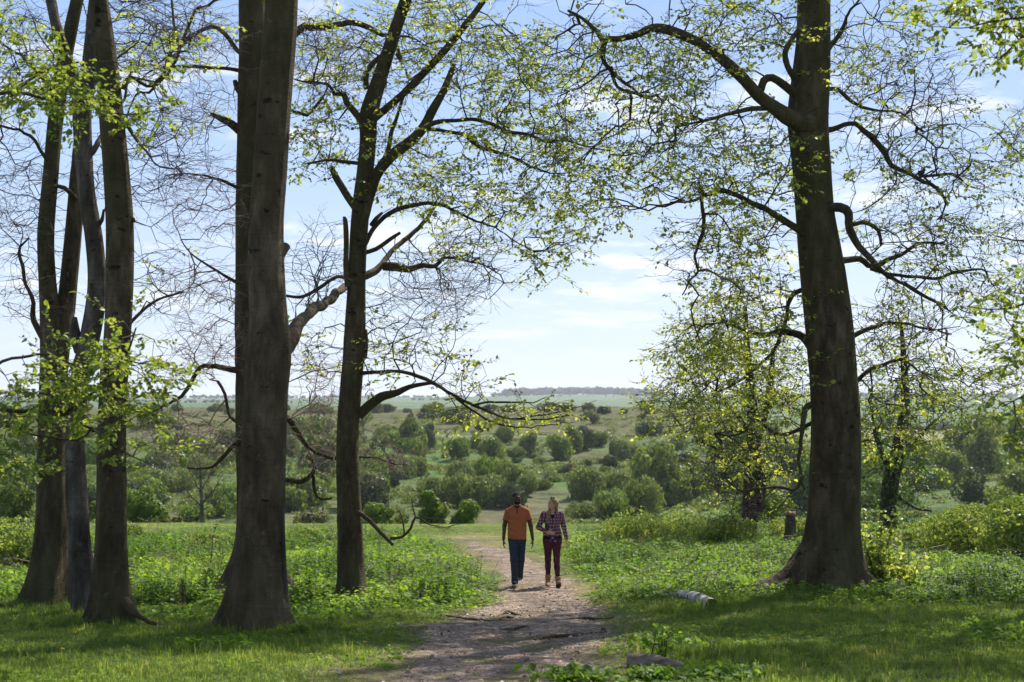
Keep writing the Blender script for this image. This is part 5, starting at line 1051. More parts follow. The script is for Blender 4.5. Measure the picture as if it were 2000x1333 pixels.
for i, (px, py, w, h, Y, lab) in enumerate(BR):
    near_bush('bramble_bush', px, py + 6, w * 1.15, h * 1.05, Y, 26, int(2600 + 5 * w * h / 10), .06, 'bramble', lab, 'bramble', seed=40 + i, flat=.5, shag=.34, inner=.5)
# ------------------------------------------------------------------ the two walkers (signed distance solids, meshed with surface nets)
class Solid:
    def __init__(s, lo, hi, h):
        s.h = h; s.lo = np.array(lo, float); s.n = np.ceil((np.array(hi) - s.lo) / h).astype(int) + 1
        s.ax = [s.lo[i] + h * np.arange(s.n[i]) for i in range(3)]; s.f = np.full(s.n, .2)
    def box(s, lo, hi, pad):
        sl = []
        for i in range(3):
            a = max(0, int((lo[i] - pad - s.lo[i]) / s.h)); b = min(s.n[i], int((hi[i] + pad - s.lo[i]) / s.h) + 2); sl.append(slice(a, max(b, a)))
        X, Y, Z = np.meshgrid(*[s.ax[i][sl[i]] for i in range(3)], indexing='ij'); return tuple(sl), X, Y, Z
    def put(s, sl, d, k, sub=False):
        f = s.f[sl]
        if f.size == 0: return
        if sub: f, d = -f, d
        hh = np.clip(.5 + .5 * (f - d) / k, 0, 1); m = f * (1 - hh) + d * hh - k * hh * (1 - hh)
        s.f[sl] = -m if sub else m
    def cone(s, a, b, ra, rb, k=.02, flat=None, sub=False):
        a, b = np.array(a, float), np.array(b, float); R = max(ra, rb); sl, X, Y, Z = s.box(np.minimum(a, b) - R, np.maximum(a, b) + R, k + .03)
        ba = b - a; L2 = max((ba ** 2).sum(), 1e-9); px, py, pz = X - a[0], Y - a[1], Z - a[2]
        t = np.clip((px * ba[0] + py * ba[1] + pz * ba[2]) / L2, 0, 1); qx, qy, qz = px - ba[0] * t, py - ba[1] * t, pz - ba[2] * t
        if flat: qx, qy, qz = qx / flat[0], qy / flat[1], qz / flat[2]
        s.put(sl, np.sqrt(qx ** 2 + qy ** 2 + qz ** 2) - (ra + (rb - ra) * t), k, sub)
    def ell(s, c, r, k=.02, rot=None, sub=False):
        c, r = np.array(c, float), np.array(r, float); R = r.max(); sl, X, Y, Z = s.box(c - R, c + R, k + .03)
        p = np.stack([X - c[0], Y - c[1], Z - c[2]], -1)
        if rot is not None: p = p @ np.array(rot)
        q = p / r; l = np.sqrt((q ** 2).sum(-1)) + 1e-9; l2 = np.sqrt((q ** 2 / r ** 2 * r * r / r ** 2 * 1.0).sum(-1)) + 1e-9
        g = np.sqrt(((p / r ** 2) ** 2).sum(-1)) + 1e-9; s.put(sl, l * (l - 1) / g, k, sub)
    def clip(s, n, d):
        """keep the half space n.p < d"""
        n = np.array(n, float); X, Y, Z = np.meshgrid(*s.ax, indexing='ij', sparse=True); s.f = np.maximum(s.f, X * n[0] + Y * n[1] + Z * n[2] - d)
    def mesh(s):
        f = s.f; n = np.array(f.shape) - 1; ins = f < 0
        c = np.zeros(n, int)
        for i in (0, 1):
            for j in (0, 1):
                for k in (0, 1): c += ins[i:n[0] + i, j:n[1] + j, k:n[2] + k]
        m = (c > 0) & (c < 8); idx = np.full(n, -1); I = np.argwhere(m); idx[m] = np.arange(len(I))
        acc = np.zeros((len(I), 3)); cnt = np.zeros(len(I)); cor = [(i, j, k) for i in (0, 1) for j in (0, 1) for k in (0, 1)]
        fv = {q: f[I[:, 0] + q[0], I[:, 1] + q[1], I[:, 2] + q[2]] for q in cor}
        for q in cor:
            for ax in range(3):
                if q[ax]: continue
                p = list(q); p[ax] = 1; a, b = fv[q], fv[tuple(p)]; x = (a < 0) != (b < 0); t = np.where(x, a / np.where(x, a - b, 1), 0)
                v = np.tile(np.array(q, float), (len(I), 1)); v[:, ax] += t; acc += v * x[:, None]; cnt += x
        V = s.lo + s.h * (I + acc / cnt[:, None]); Q = []
        for ax in range(3):
            u, w = (ax + 1) % 3, (ax + 2) % 3
            a = [slice(1, n[0]), slice(1, n[1]), slice(1, n[2])]; a[ax] = slice(0, n[ax]); b = list(a); b[ax] = slice(1, n[ax] + 1)
            A, B = ins[tuple(a)], ins[tuple(b)]; E = np.argwhere(A != B); off = np.ones(3, int); off[ax] = 0; E = E + off; fl = A[A != B]
            def cell(du, dw):
                e = E.copy(); e[:, u] -= du; e[:, w] -= dw; return idx[e[:, 0], e[:, 1], e[:, 2]]
            q = np.stack([cell(1, 1), cell(0, 1), cell(0, 0), cell(1, 0)], -1); q[~fl] = q[~fl][:, ::-1]; Q.append(q)
        Q = np.vstack(Q); return V, Q[(Q >= 0).all(1)]
def hand(S, wrist, tipdir, palm_n, thumb_dir, L=.185, curl=.35, k=.008, spread=1.0, r0=.0095):
    """palm and five fingers grown from the wrist; all vectors in figure space"""
    w = np.array(wrist, float); t = np.array(tipdir, float); t /= np.linalg.norm(t); n = np.array(palm_n, float); n -= t * (n @ t); n /= np.linalg.norm(n); s = np.cross(t, n)
    if s @ np.array(thumb_dir) < 0: s = -s
    pl = L * .5
    for q in (-.36, -.12, .12, .36):
        S.cone(w + s * q * .05, w + t * pl + s * q * .085 * spread, .0135, .012, k=.012)
    for i, (q, fl) in enumerate(((.38, .88), (.13, 1.0), (-.13, .94), (-.38, .74))):
        a = w + t * pl + s * q * .085 * spread; d = t + s * q * .22 * spread; fl *= L * .46; c = curl * (1 + .15 * i)
        for j, (fr, rr) in enumerate(((.45, r0), (.32, r0 * .92), (.23, r0 * .82))):
            d = d / np.linalg.norm(d) + n * c * (.35 + .5 * j) ; d /= np.linalg.norm(d); b = a + d * fl * fr; S.cone(a, b, rr, rr * .93, k=.004); a = b
    a = w + t * pl * .25 + s * .018; d = t * .75 + s * .75 + n * .25; d /= np.linalg.norm(d)
    for fr, rr in ((.036, .013), (.030, .0105), (.024, .0095)):
        b = a + d * fr; S.cone(a, b, rr, rr * .92, k=.008); a = b; d = d + t * .35 + n * .2; d /= np.linalg.norm(d)
def head(S, c, R, yaw=0, pitch=0, female=False):
    """c skull centre; the face looks along -y before turning; returns a local->figure mapping"""
    cy, sy, cp, sp = math.cos(yaw), math.sin(yaw), math.cos(pitch), math.sin(pitch)
    Rz = np.array([[cy, -sy, 0], [sy, cy, 0], [0, 0, 1]]); Rx = np.array([[1, 0, 0], [0, cp, -sp], [0, sp, cp]]); Mx = Rz @ Rx; c = np.array(c, float)
    P = lambda x, y, z: c + Mx @ (np.array([x, y, z]) * R)
    E = lambda p, r, k=.012, sub=False: S.ell(P(*p), np.array(r) * R, k=k, rot=Mx, sub=sub)
    j = .93 if female else 1.0
    E((0, .012, .018), (.077, .095, .088)); E((0, -.022, -.035), (.062 * j, .066, .075)); E((0, -.05, -.078), (.040 * j, .036, .036), k=.025)      # skull, face, chin
    E((.036, -.058, -.025), (.026, .024, .028), k=.02); E((-.036, -.058, -.025), (.026, .024, .028), k=.02)                 # cheeks
    E((0, -.082, .022), (.048, .013, .012), k=.014)                                                                        # brow
    for x in (-.031, .031): E((x, -.094, .002), (.017, .014, .011), k=.010, sub=True)                                      # eye sockets
    S.cone(P(0, -.086, .008), P(0, -.107, -.026), .008 * R, .013 * R, k=.008); E((.012, -.096, -.030), (.009, .009, .007), k=.005); E((-.012, -.096, -.030), (.009, .009, .007), k=.005)
    E((0, -.089, -.051), (.025, .010, .006), k=.004); E((0, -.087, -.062), (.022, .010, .007), k=.004); E((0, -.100, -.0565), (.022, .006, .0022), k=.002, sub=True)
    for x in (-.079, .079): E((x, .006, -.008), (.011, .021, .032), k=.006)
    return P, Mx
LOC = {}
def person_objects(e, off, face=0):
    pass
def put_mesh(name, S, mat, e, parent=None, label=None):
    V, Q = S.mesh(); me_o = mk(name, V, Q, None, mat, smooth=True); me_o.parent = parent or e
    if label: me_o['label'] = label
    return me_o
def fabric(name, c, c2=None, scale=60, wr=.5):
    c2 = c2 or tuple(x * .75 for x in c); return noise_mat(name, [(.3, c2), (.7, c)], scale=scale, rough=.9, bump=wr, bscale=14, dist=.012, spec=.1)
def skin(name, a, b): return noise_mat(name, [(.3, a), (.7, b)], scale=14, rough=.6, bump=.05, spec=.2)
def plaid():
    m, nt, N, L = nodes('plaid_cotton')
    tc = N.new('ShaderNodeTexCoord'); sp = N.new('ShaderNodeSeparateXYZ'); L.new(tc.outputs['Object'], sp.inputs[0])
    n = N.new('ShaderNodeTexNoise'); n.inputs['Scale'].default_value = 6; L.new(tc.outputs['Object'], n.inputs['Vector'])
    def stripes(sock, per, lo, hi):
        w = N.new('ShaderNodeMath'); w.operation = 'MULTIPLY_ADD'; L.new(n.outputs['Fac'], w.inputs[0]); w.inputs[1].default_value = .03; L.new(sock, w.inputs[2])
        a = N.new('ShaderNodeMath'); a.operation = 'MULTIPLY'; L.new(w.outputs[0], a.inputs[0]); a.inputs[1].default_value = 1 / per
        f = N.new('ShaderNodeMath'); f.operation = 'FRACT'; L.new(a.outputs[0], f.inputs[0])
        r = ramp(N, [(0, (0, 0, 0)), (lo, (0, 0, 0)), (lo + .05, (1, 1, 1)), (hi, (1, 1, 1)), (hi + .05, (0, 0, 0)), (1, (0, 0, 0))]); L.new(f.outputs[0], r.inputs[0]); return r.outputs[0]
    ax = N.new('ShaderNodeMath'); ax.operation = 'ADD'; L.new(sp.outputs['X'], ax.inputs[0]); L.new(sp.outputs['Y'], ax.inputs[1])
    sx = stripes(ax.outputs[0], .058, .05, .55); sz = stripes(sp.outputs['Z'], .058, .05, .55)
    base = (.46, .19, .19, 1); navy = (.025, .03, .085, 1)
    m1 = N.new('ShaderNodeMix'); m1.data_type = 'RGBA'; k1 = N.new('ShaderNodeMath'); k1.operation = 'MULTIPLY'; L.new(sx, k1.inputs[0]); k1.inputs[1].default_value = .82
    L.new(k1.outputs[0], m1.inputs['Factor']); m1.inputs['A'].default_value = base; m1.inputs['B'].default_value = navy
    m2 = N.new('ShaderNodeMix'); m2.data_type = 'RGBA'; k2 = N.new('ShaderNodeMath'); k2.operation = 'MULTIPLY'; L.new(sz, k2.inputs[0]); k2.inputs[1].default_value = .82
    L.new(k2.outputs[0], m2.inputs['Factor']); L.new(m1.outputs['Result'], m2.inputs['A']); m2.inputs['B'].default_value = navy
    wl = stripes(sp.outputs['Z'], .062, .74, .78); m3 = N.new('ShaderNodeMix'); m3.data_type = 'RGBA'; k3 = N.new('ShaderNodeMath'); k3.operation = 'MULTIPLY'; L.new(wl, k3.inputs[0]); k3.inputs[1].default_value = .5
    L.new(k3.outputs[0], m3.inputs['Factor']); L.new(m2.outputs['Result'], m3.inputs['A']); m3.inputs['B'].default_value = (.6, .5, .5, 1)
    p = N.new('ShaderNodeBsdfPrincipled'); L.new(m3.outputs['Result'], p.inputs['Base Color']); p.inputs['Roughness'].default_value = .9; p.inputs['Specular IOR Level'].default_value = .1
    n2 = N.new('ShaderNodeTexNoise'); n2.inputs['Scale'].default_value = 13; L.new(tc.outputs['Object'], n2.inputs['Vector']); b = N.new('ShaderNodeBump'); b.inputs['Strength'].default_value = .6; b.inputs['Distance'].default_value = .015
    L.new(n2.outputs['Fac'], b.inputs['Height']); L.new(b.outputs[0], p.inputs['Normal'])
    o = N.new('ShaderNodeOutputMaterial'); L.new(p.outputs[0], o.inputs[0]); return m

def shoe(S, heel, toe, up, w=.045, h=.05, ank=None, ar=.045):
    """heel and toe are sole points; up is the shoe's own up direction"""
    heel, toe, up = np.array(heel, float), np.array(toe, float), np.array(up, float); up /= np.linalg.norm(up); d = toe - heel; L = np.linalg.norm(d); d /= L
    S.cone(heel + d * .04 + up * .055, heel + d * L * .55 + up * .055, .040, .043, k=.02); S.cone(heel + d * L * .5 + up * .05, toe - d * .045 + up * .044, .043, .038, k=.02)
    X, Y, Z = np.meshgrid(*S.ax, indexing='ij', sparse=True); S.f = np.maximum(S.f, heel @ up + .024 - (X * up[0] + Y * up[1] + Z * up[2]))
    if ank is not None: S.cone(heel + d * .055 + up * .06, ank, .045, ar, k=.025)
def sole(S, heel, toe, up):
    heel, toe, up = np.array(heel, float), np.array(toe, float), np.array(up, float); up /= np.linalg.norm(up); d = toe - heel; L = np.linalg.norm(d); d /= L; sd = np.cross(d, up)
    for q in (-1, 1): S.cone(heel + d * .04 + up * .011 + sd * .018 * q, heel + d * L * .55 + up * .011 + sd * .022 * q, .026, .026, k=.01); S.cone(heel + d * L * .55 + up * .011 + sd * .022 * q, toe - d * .045 + up * .011 + sd * .014 * q, .026, .026, k=.01)
    # a flat underside
    X, Y, Z = np.meshgrid(*S.ax, indexing='ij', sparse=True); g = lambda P: X * up[0] + Y * up[1] + Z * up[2] - P @ up
    S.f = np.maximum(S.f, np.maximum(-(g(heel)) , g(heel) - .028))

def make_man():
    base = gp(1010, 1147); e = empty('person', base, 'man in an orange short-sleeved top and dark jeans walking up the path', 'person')
    H = 1.83 / 1.835
    lo, hi = (-.42, -.42, -.03), (.42, .42, 1.86)
    # joints (x to the picture's right, -y towards the camera)
    hipL, kneeL, ankL = (-.085, 0, .93), (-.060, -.13, .53), (-.045, -.20, .13)      # picture-left leg, stepping forward
    hipR, kneeR, ankR = (.085, .02, .93), (.075, .03, .52), (.050, .24, .17)          # trailing leg
    shL, elL, wrL = (-.178, .02, 1.437), (-.242, .05, 1.165), (-.260, -.01, .905)
    shR, elR, wrR = (.182, .02, 1.437), (.262, .03, 1.165), (.298, -.07, .915)
    B = Solid(lo, hi, .0075)
    P, Mx = head(B, (0, -.030, 1.690), 1.08, yaw=.05, pitch=-.10)
    B.cone((0, .015, 1.50), (0, -.008, 1.62), .060, .056, k=.03)
    B.ell((0, .01, 1.34), (.155, .095, .15), k=.04); B.ell((0, .01, 1.13), (.135, .085, .16), k=.04); B.ell((0, .02, .95), (.135, .080, .09), k=.03); B.cone((-.14, .02, 1.44), (.14, .02, 1.44), .045, .045, k=.05)
    for sh, el, wr, s in ((shL, elL, wrL, -1), (shR, elR, wrR, 1)):
        B.cone(sh, el, .055, .041, k=.02); B.cone(el, wr, .042, .028, k=.02)
    hand(B, wrL, (.02, -.10, -1), (1, .1, 0), (0, -1, 0)); hand(B, wrR, (.02, -.10, -1), (-1, .1, 0), (0, -1, 0))
    for a, k_, n in ((hipL, kneeL, ankL), (hipR, kneeR, ankR)): B.cone(a, k_, .08, .052, k=.03); B.cone(k_, n, .052, .036, k=.02)
    put_mesh('body', B, skin('dark_brown_skin', (.060, .030, .018), (.105, .056, .034)), e)
    # hair and beard
    Hs = Solid((-.16, -.2, 1.5), (.16, .16, 1.88), .006); Hs.ell(P(0, .022, .036), (.092, .101, .092), k=.01, rot=Mx); Hs.ell(P(0, -.098, -.004), (.063, .062, .068), k=.012, rot=Mx, sub=True)
    Hs.ell(P(0, -.05, -.12), (.2, .10, .11), k=.01, rot=Mx, sub=True)
    put_mesh('hair', Hs, noise_mat('black_curly_hair', [(.3, (.008, .007, .006)), (.7, (.025, .02, .018))], scale=60, bump=1, bscale=90, dist=.02), e)
    Bs = Solid((-.16, -.2, 1.5), (.16, .16, 1.8), .005); Bs.ell(P(0, -.038, -.068), (.062, .062, .052), k=.01, rot=Mx); Bs.ell(P(0, -.10, -.034), (.028, .03, .016), k=.008, rot=Mx, sub=True); Bs.ell(P(0, .06, .04), (.12, .09, .14), k=.01, rot=Mx, sub=True); Bs.ell(P(0, -.03, -.01), (.058, .085, .042), k=.012, rot=Mx, sub=True); Bs.ell(P(0, -.105, -.057), (.022, .03, .008), k=.004, rot=Mx, sub=True)
    put_mesh('beard', Bs, flat_mat('black_beard', (.014, .011, .010)), e)
    for s in (-1, 1):
        E = Solid((-.1, -.2, 1.65), (.1, 0, 1.78), .004); E.ell(P(.031 * s, -.0775, .002), (.0115, .0105, .006), k=.002, rot=Mx); ey = put_mesh('eye', E, flat_mat('eye_white', (.28, .24, .21), rough=.3), e); I = Solid((-.15, -.2, 1.5), (.15, .1, 1.78), .003); I.ell(P(.031 * s, -.0835, .002), (.0062, .0058, .0058), k=.001, rot=Mx); put_mesh('iris', I, flat_mat('dark_iris', (.02, .013, .01), rough=.3), e, parent=ey)
    Tt = Solid((-.1, -.2, 1.62), (.1, 0, 1.70), .003); Tt.ell(P(0, -.0925, -.0565), (.017, .006, .0045), k=.001, rot=Mx); put_mesh('teeth', Tt, flat_mat('tooth', (.7, .68, .62), rough=.3), e)
    # shirt
    S = Solid(lo, hi, .0085)
    S.ell((0, .01, 1.35), (.180, .122, .15), k=.04); S.ell((0, -.01, 1.36), (.15, .115, .10), k=.04)
    for q in (-1, 1): S.cone((.078 * q, .01, 1.34), (.074 * q, .005, .93), .104, .108, k=.04); S.cone((.03 * q, .015, 1.515), (.170 * q, .02, 1.440), .060, .058, k=.04)
    S.cone((0, .0, 1.2), (0, -.005, .96), .112, .112, k=.04); S.cone((0, .015, 1.47), (0, .005, 1.545), .074, .066, k=.03)
    for x0, z0, x1, z1 in ((-.17, 1.03, .03, .955), (-.15, 1.14, .0, 1.08), (.17, 1.02, .03, 1.0), (.16, 1.20, .06, 1.15), (-.15, 1.26, -.06, 1.22)): S.cone((x0, -.085, z0), (x1, -.106, z1), .012, .006, k=.03)
    S.clip((-.05, .0, -1), -.915); S.clip((0, -.3, 1), 1.567)
    jer = fabric('orange_jersey', (.40, .13, .055), (.33, .10, .042)); shirt = put_mesh('shirt', S, jer, e)
    for sh, el in ((shL, elL), (shR, elR)):
        a, b = np.array(sh), np.array(el); d = (b - a) / np.linalg.norm(b - a); C = Solid(a - [.16, .15, .35], a + [.16, .15, .12], .007); C.cone(a, a + d * .24, .0585, .0645, k=.002)
        C.cone(a + d * .08, a + d * .17 + [0, -.03, 0], .02, .01, k=.05); C.clip(d, (a + d * .172) @ d); put_mesh('sleeve', C, jer, e, parent=shirt)
    dk = fabric('dark_trim', (.035, .018, .014))
    for sh, el in ((shL, elL), (shR, elR)):
        a, b = np.array(sh), np.array(el); d = (b - a) / np.linalg.norm(b - a); C = Solid(a - [.15, .15, .35], a + [.15, .15, .1], .006); C.cone(a + d * .158, a + d * .178, .0655, .0655, k=.002)
        C.clip(d, (a + d * .180) @ d); C.clip(-d, -((a + d * .160) @ d)); C.cone(a + d * .10, a + d * .24, .050, .050, k=.002, sub=True); put_mesh('cuff', C, dk, e)
    C = Solid((-.06, -.2, 1.33), (.06, .0, 1.6), .004); C.cone((0, -.112, 1.375), (0, -.100, 1.45), .009, .009, k=.004); C.cone((0, -.100, 1.45), (0, -.075, 1.515), .009, .009, k=.004); put_mesh('placket', C, dk, e)
    C = Solid((-.13, -.12, 1.46), (.13, .13, 1.62), .005); C.cone((0, .012, 1.525), (0, .002, 1.562), .079, .072, k=.004); C.cone((0, .02, 1.5), (0, -.004, 1.6), .064, .060, k=.002, sub=True); C.clip((0, -.35, 1), 1.578); C.clip((0, .35, -1), -1.532); put_mesh('collar', C, dk, e)
    C = Solid((-.13, -.15, 1.46), (.13, .13, 1.62), .004); C.cone((0, .010, 1.53), (0, -.004, 1.572), .066, .063, k=.003); C.cone((0, .02, 1.5), (0, -.004, 1.6), .0585, .0585, k=.002, sub=True); C.clip((0, -.3, 1), 1.583); C.clip((0, .3, -1), -1.545); put_mesh('undershirt', C, flat_mat('white_cotton', (.62, .58, .54)), e)
    # jeans
    J = Solid(lo, hi, .0085)
    J.cone((-.07, .01, .95), (.07, .01, .95), .098, .098, k=.04); J.cone((-.06, .02, .88), (.06, .02, .88), .10, .10, k=.05)
    for a, k_, n in ((hipL, kneeL, ankL), (hipR, kneeR, ankR)):
        J.cone(a, k_, .092, .070, k=.03); J.cone(k_, n, .070, .058, k=.03); nn = np.array(n); J.cone(nn + [0, -.02, .05], nn + [0, .02, -.01], .062, .066, k=.02)
        kk = np.array(k_)
        for q in (.0, .05, -.06): J.cone(kk + [-.05, -.05, q], kk + [.05, -.05, q + .03], .012, .008, k=.02)
    J.clip((0, 0, 1), .985)
    put_mesh('jeans', J, fabric('dark_blue_denim', (.045, .056, .078), (.022, .028, .042), scale=25, wr=.8), e)
    # trainers
    white = flat_mat('off_white_rubber', (.45, .42, .38)); blk = fabric('black_canvas', (.03, .028, .028))
    for hl, te, up, an in (((-.045, -.175, .012), (-.060, -.445, .085), (0, .26, 1), ankL), ((.050, .275, .105), (.055, .045, .006), (0, .35, 1), ankR)):
        c = (np.array(hl) + te) / 2; K = Solid(c - [.13, .24, .15], c + [.13, .24, .25], .006); shoe(K, hl, te, up, ank=np.array(an) - [0, 0, .0]); o = put_mesh('shoe', K, blk, e)
        K = Solid(c - [.13, .24, .15], c + [.13, .24, .2], .006); sole(K, hl, te, up); put_mesh('sole', K, white, e, parent=o)
        d = np.array(te) - hl; d = d / np.linalg.norm(d); u = np.array(up) / np.linalg.norm(up); K = Solid(c - [.13, .24, .15], c + [.13, .24, .2], .005)
        for q in (.10, .125, .15): b = np.array(hl) + d * q + u * (.094 - (q - .1) * .2); K.cone(b - [.02, 0, 0], b + [.02, 0, 0], .005, .005, k=.002)
        put_mesh('laces', K, white, e, parent=o)
    e.rotation_euler.z = 0; return e
def make_woman():
    base = gp(1079, 1148); e = empty('person', base, 'fair-haired woman in a knotted plaid shirt and burgundy leggings, looking up at the man', 'person')
    lo, hi = (-.40, -.42, -.03), (.38, .36, 1.80)
    hipL, kneeL, ankL = (-.085, .02, .92), (-.085, .03, .53), (-.082, .08, .16)
    hipR, kneeR, ankR = (.085, 0, .92), (.078, -.10, .53), (.100, -.17, .15)
    shL, elL, wrL = (-.165, .02, 1.405), (-.262, .03, 1.150), (-.105, -.165, 1.065)
    shR, elR, wrR = (.165, .02, 1.405), (.222, .05, 1.160), (.275, -.02, .925)
    B = Solid(lo, hi, .0075); P, Mx = head(B, (.005, -.015, 1.600), .95, yaw=-.85, pitch=-.38, female=True)
    B.cone((0, .015, 1.42), (.005, .0, 1.53), .050, .046, k=.03); B.ell((0, .01, 1.30), (.14, .095, .15), k=.05); B.ell((0, .01, 1.08), (.125, .09, .14), k=.06); B.ell((0, .01, .93), (.155, .105, .10), k=.05); B.cone((-.13, .02, 1.405), (.13, .02, 1.405), .040, .040, k=.05)
    for sh, el, wr in ((shL, elL, wrL), (shR, elR, wrR)): B.cone(sh, el, .045, .036, k=.02); B.cone(el, wr, .036, .025, k=.02)
    hand(B, wrL, (1, -.12, -.12), (0, 1, 0), (0, 0, 1), L=.165, r0=.0092, curl=.30, spread=.72); hand(B, wrR, (.10, -.10, -1), (-1, .1, 0), (0, -1, 0), L=.165, r0=.0085)
    for a, k_, n in ((hipL, kneeL, ankL), (hipR, kneeR, ankR)): B.cone(a, k_, .085, .050, k=.03); B.cone(k_, n, .050, .034, k=.02)
    put_mesh('body', B, skin('fair_skin', (.42, .235, .165), (.56, .33, .24)), e)
    # hair: cap, back fall and front locks
    Hs = Solid((-.22, -.22, 1.2), (.2, .22, 1.76), .006); R = .95
    Hs.ell(P(0, .020, .030), (.085, .100, .088), k=.01, rot=Mx); Hs.ell(P(0, -.095, -.035), (.058, .060, .085), k=.012, rot=Mx, sub=True)
    Hs.cone(P(0, .075, .0), (.045, .085, 1.46), .060, .055, k=.03); Hs.cone((.045, .085, 1.46), (.06, .085, 1.34), .050, .02, k=.03); Hs.cone(P(.07, .0, .02), (.085, -.02, 1.50), .024, .022, k=.02); Hs.cone((.085, -.02, 1.50), (.10, -.06, 1.39), .022, .010, k=.02)
    Hs.cone(P(-.068, .03, -.02), (-.075, -.05, 1.44), .022, .028, k=.03); Hs.cone((-.075, -.05, 1.44), (-.092, -.105, 1.34), .030, .026, k=.03); Hs.cone((-.092, -.105, 1.34), (-.090, -.120, 1.25), .025, .008, k=.02)
    put_mesh('hair', Hs, noise_mat('fair_hair', [(.3, (.15, .085, .04)), (.7, (.40, .27, .15))], scale=9, stretch=(6, 6, .6), bump=.9, bscale=30, dist=.012), e)
    for s in (-1, 1):
        E = Solid((-.15, -.2, 1.5), (.15, .1, 1.7), .004); E.ell(P(.031 * s, -.0775, .002), (.0105, .0095, .006), k=.002, rot=Mx); ey = put_mesh('eye', E, flat_mat('eye_white', (.28, .24, .21), rough=.3), e); I = Solid((-.15, -.2, 1.5), (.15, .1, 1.78), .003); I.ell(P(.031 * s, -.0835, .002), (.0062, .0058, .0058), k=.001, rot=Mx); put_mesh('iris', I, flat_mat('dark_iris', (.02, .013, .01), rough=.3), e, parent=ey)
    G = Solid((-.2, -.2, 1.5), (.2, .2, 1.78), .004)
    for s in (-1, 1): G.ell(P(.036 * s, -.050, .112), (.030, .012, .022), k=.003, rot=Mx); G.cone(P(.068 * s, -.045, .105), P(.088 * s, .05, .03), .004, .004, k=.002)
    G.cone(P(-.01, -.055, .116), P(.01, -.055, .116), .004, .004, k=.002); put_mesh('sunglasses', G, flat_mat('dark_blue_lens', (.02, .03, .06), rough=.15, spec=.8), e)
    # black vest, shirt, knot
    Vt = Solid((-.15, -.16, 1.2), (.15, .12, 1.45), .006); Vt.ell((0, .005, 1.30), (.14, .102, .14), k=.03); Vt.clip((0, -.25, 1), 1.415); put_mesh('vest', Vt, fabric('black_vest', (.02, .018, .02)), e)
    S = Solid(lo, hi, .008)
    S.ell((0, .01, 1.30), (.160, .112, .155), k=.05); S.ell((-.062, -.075, 1.27), (.062, .052, .06), k=.04); S.ell((.062, -.075, 1.27), (.062, .052, .06), k=.04); S.ell((0, .01, 1.12), (.150, .112, .16), k=.06); S.cone((-.075, .01, 1.03), (.075, .01, 1.03), .105, .105, k=.04)
    S.cone((-.125, .02, 1.400), (.125, .02, 1.400), .053, .053, k=.05); S.cone((0, .03, 1.40), (0, .035, 1.475), .066, .060, k=.03)
    for sh, el, wr in ((shL, elL, wrL), (shR, elR, wrR)): a, b, c = map(np.array, (sh, el, wr)); S.cone(a, b, .056, .050, k=.03); S.cone(b, b + (c - b) * .93, .050, .036, k=.025)
    for zz, aa in ((1.10, .5), (1.05, .35), (1.17, .3)): S.cone((-.12, -.09, zz), (.08, -.11, zz - aa * .1), .010, .007, k=.02)
    S.ell((0, -.105, 1.445), (.042, .06, .125), k=.012, sub=True); S.cone((0, -.12, 1.36), (.0, -.10, 1.33), .02, .008, k=.01, sub=True); S.clip((0, -.45, 1), 1.475)
    sl, X, Y, Z = S.box((-.22, -.2, .8), (.20, .2, 1.0), .0); m = (np.abs(X) < .19) & (Y > -.14); S.f[sl] = np.where(m, np.maximum(S.f[sl], .985 + .02 * np.sin(X * 18) - Z), S.f[sl])
    put_mesh('shirt', S, plaid(), e)
    K = Solid((-.15, -.26, .82), (.15, -.02, 1.05), .005); K.ell((.0, -.128, .985), (.026, .022, .022), k=.01); K.cone((0, -.13, .98), (-.050, -.135, .905), .012, .028, k=.01, flat=(1, .5, 1)); K.cone((0, -.13, .98), (.048, -.135, .885), .012, .028, k=.01, flat=(1, .5, 1)); K.clip((-.5, 0, -1), -.885 + .0); K.cone((-.10, -.10, 1.0), (0, -.122, .99), .022, .016, k=.01); K.cone((.10, -.10, 1.0), (0, -.122, .99), .022, .016, k=.01)
    put_mesh('shirt_knot', K, M['plaid'], e)
    Hm = Solid((-.22, -.2, .84), (.22, .2, 1.03), .007); Hm.cone((-.07, .01, .955), (.07, .01, .955), .114, .114, k=.03); Hm.clip((0, 0, 1), 1.0); Hm.clip((0, 0, -1), -.925); put_mesh('vest_hem', Hm, fabric('black_hem', (.02, .018, .02)), e)
    # leggings
    J = Solid(lo, hi, .008); J.cone((-.07, .01, .93), (.07, .01, .93), .104, .104, k=.04); J.cone((-.07, .015, .87), (.07, .015, .87), .106, .106, k=.04)
    for a, k_, n in ((hipL, kneeL, ankL), (hipR, kneeR, ankR)): J.cone(a, k_, .098, .058, k=.03); kk, nn = np.array(k_), np.array(n); J.cone(kk, kk + (nn - kk) * .35 + [0, .015, 0], .057, .055, k=.03); J.cone(kk + (nn - kk) * .35 + [0, .01, 0], nn, .054, .040, k=.03)
    J.clip((0, 0, 1), .975); put_mesh('leggings', J, noise_mat('burgundy_print', [(.38, (.045, .012, .024)), (.56, (.095, .022, .042)), (.66, (.16, .07, .08))], scale=42, rough=.85, bump=.2, spec=.1), e)
    tan = fabric('tan_suede', (.34, .22, .12), (.25, .155, .08)); sl_m = flat_mat('dark_brown_sole', (.07, .05, .035))
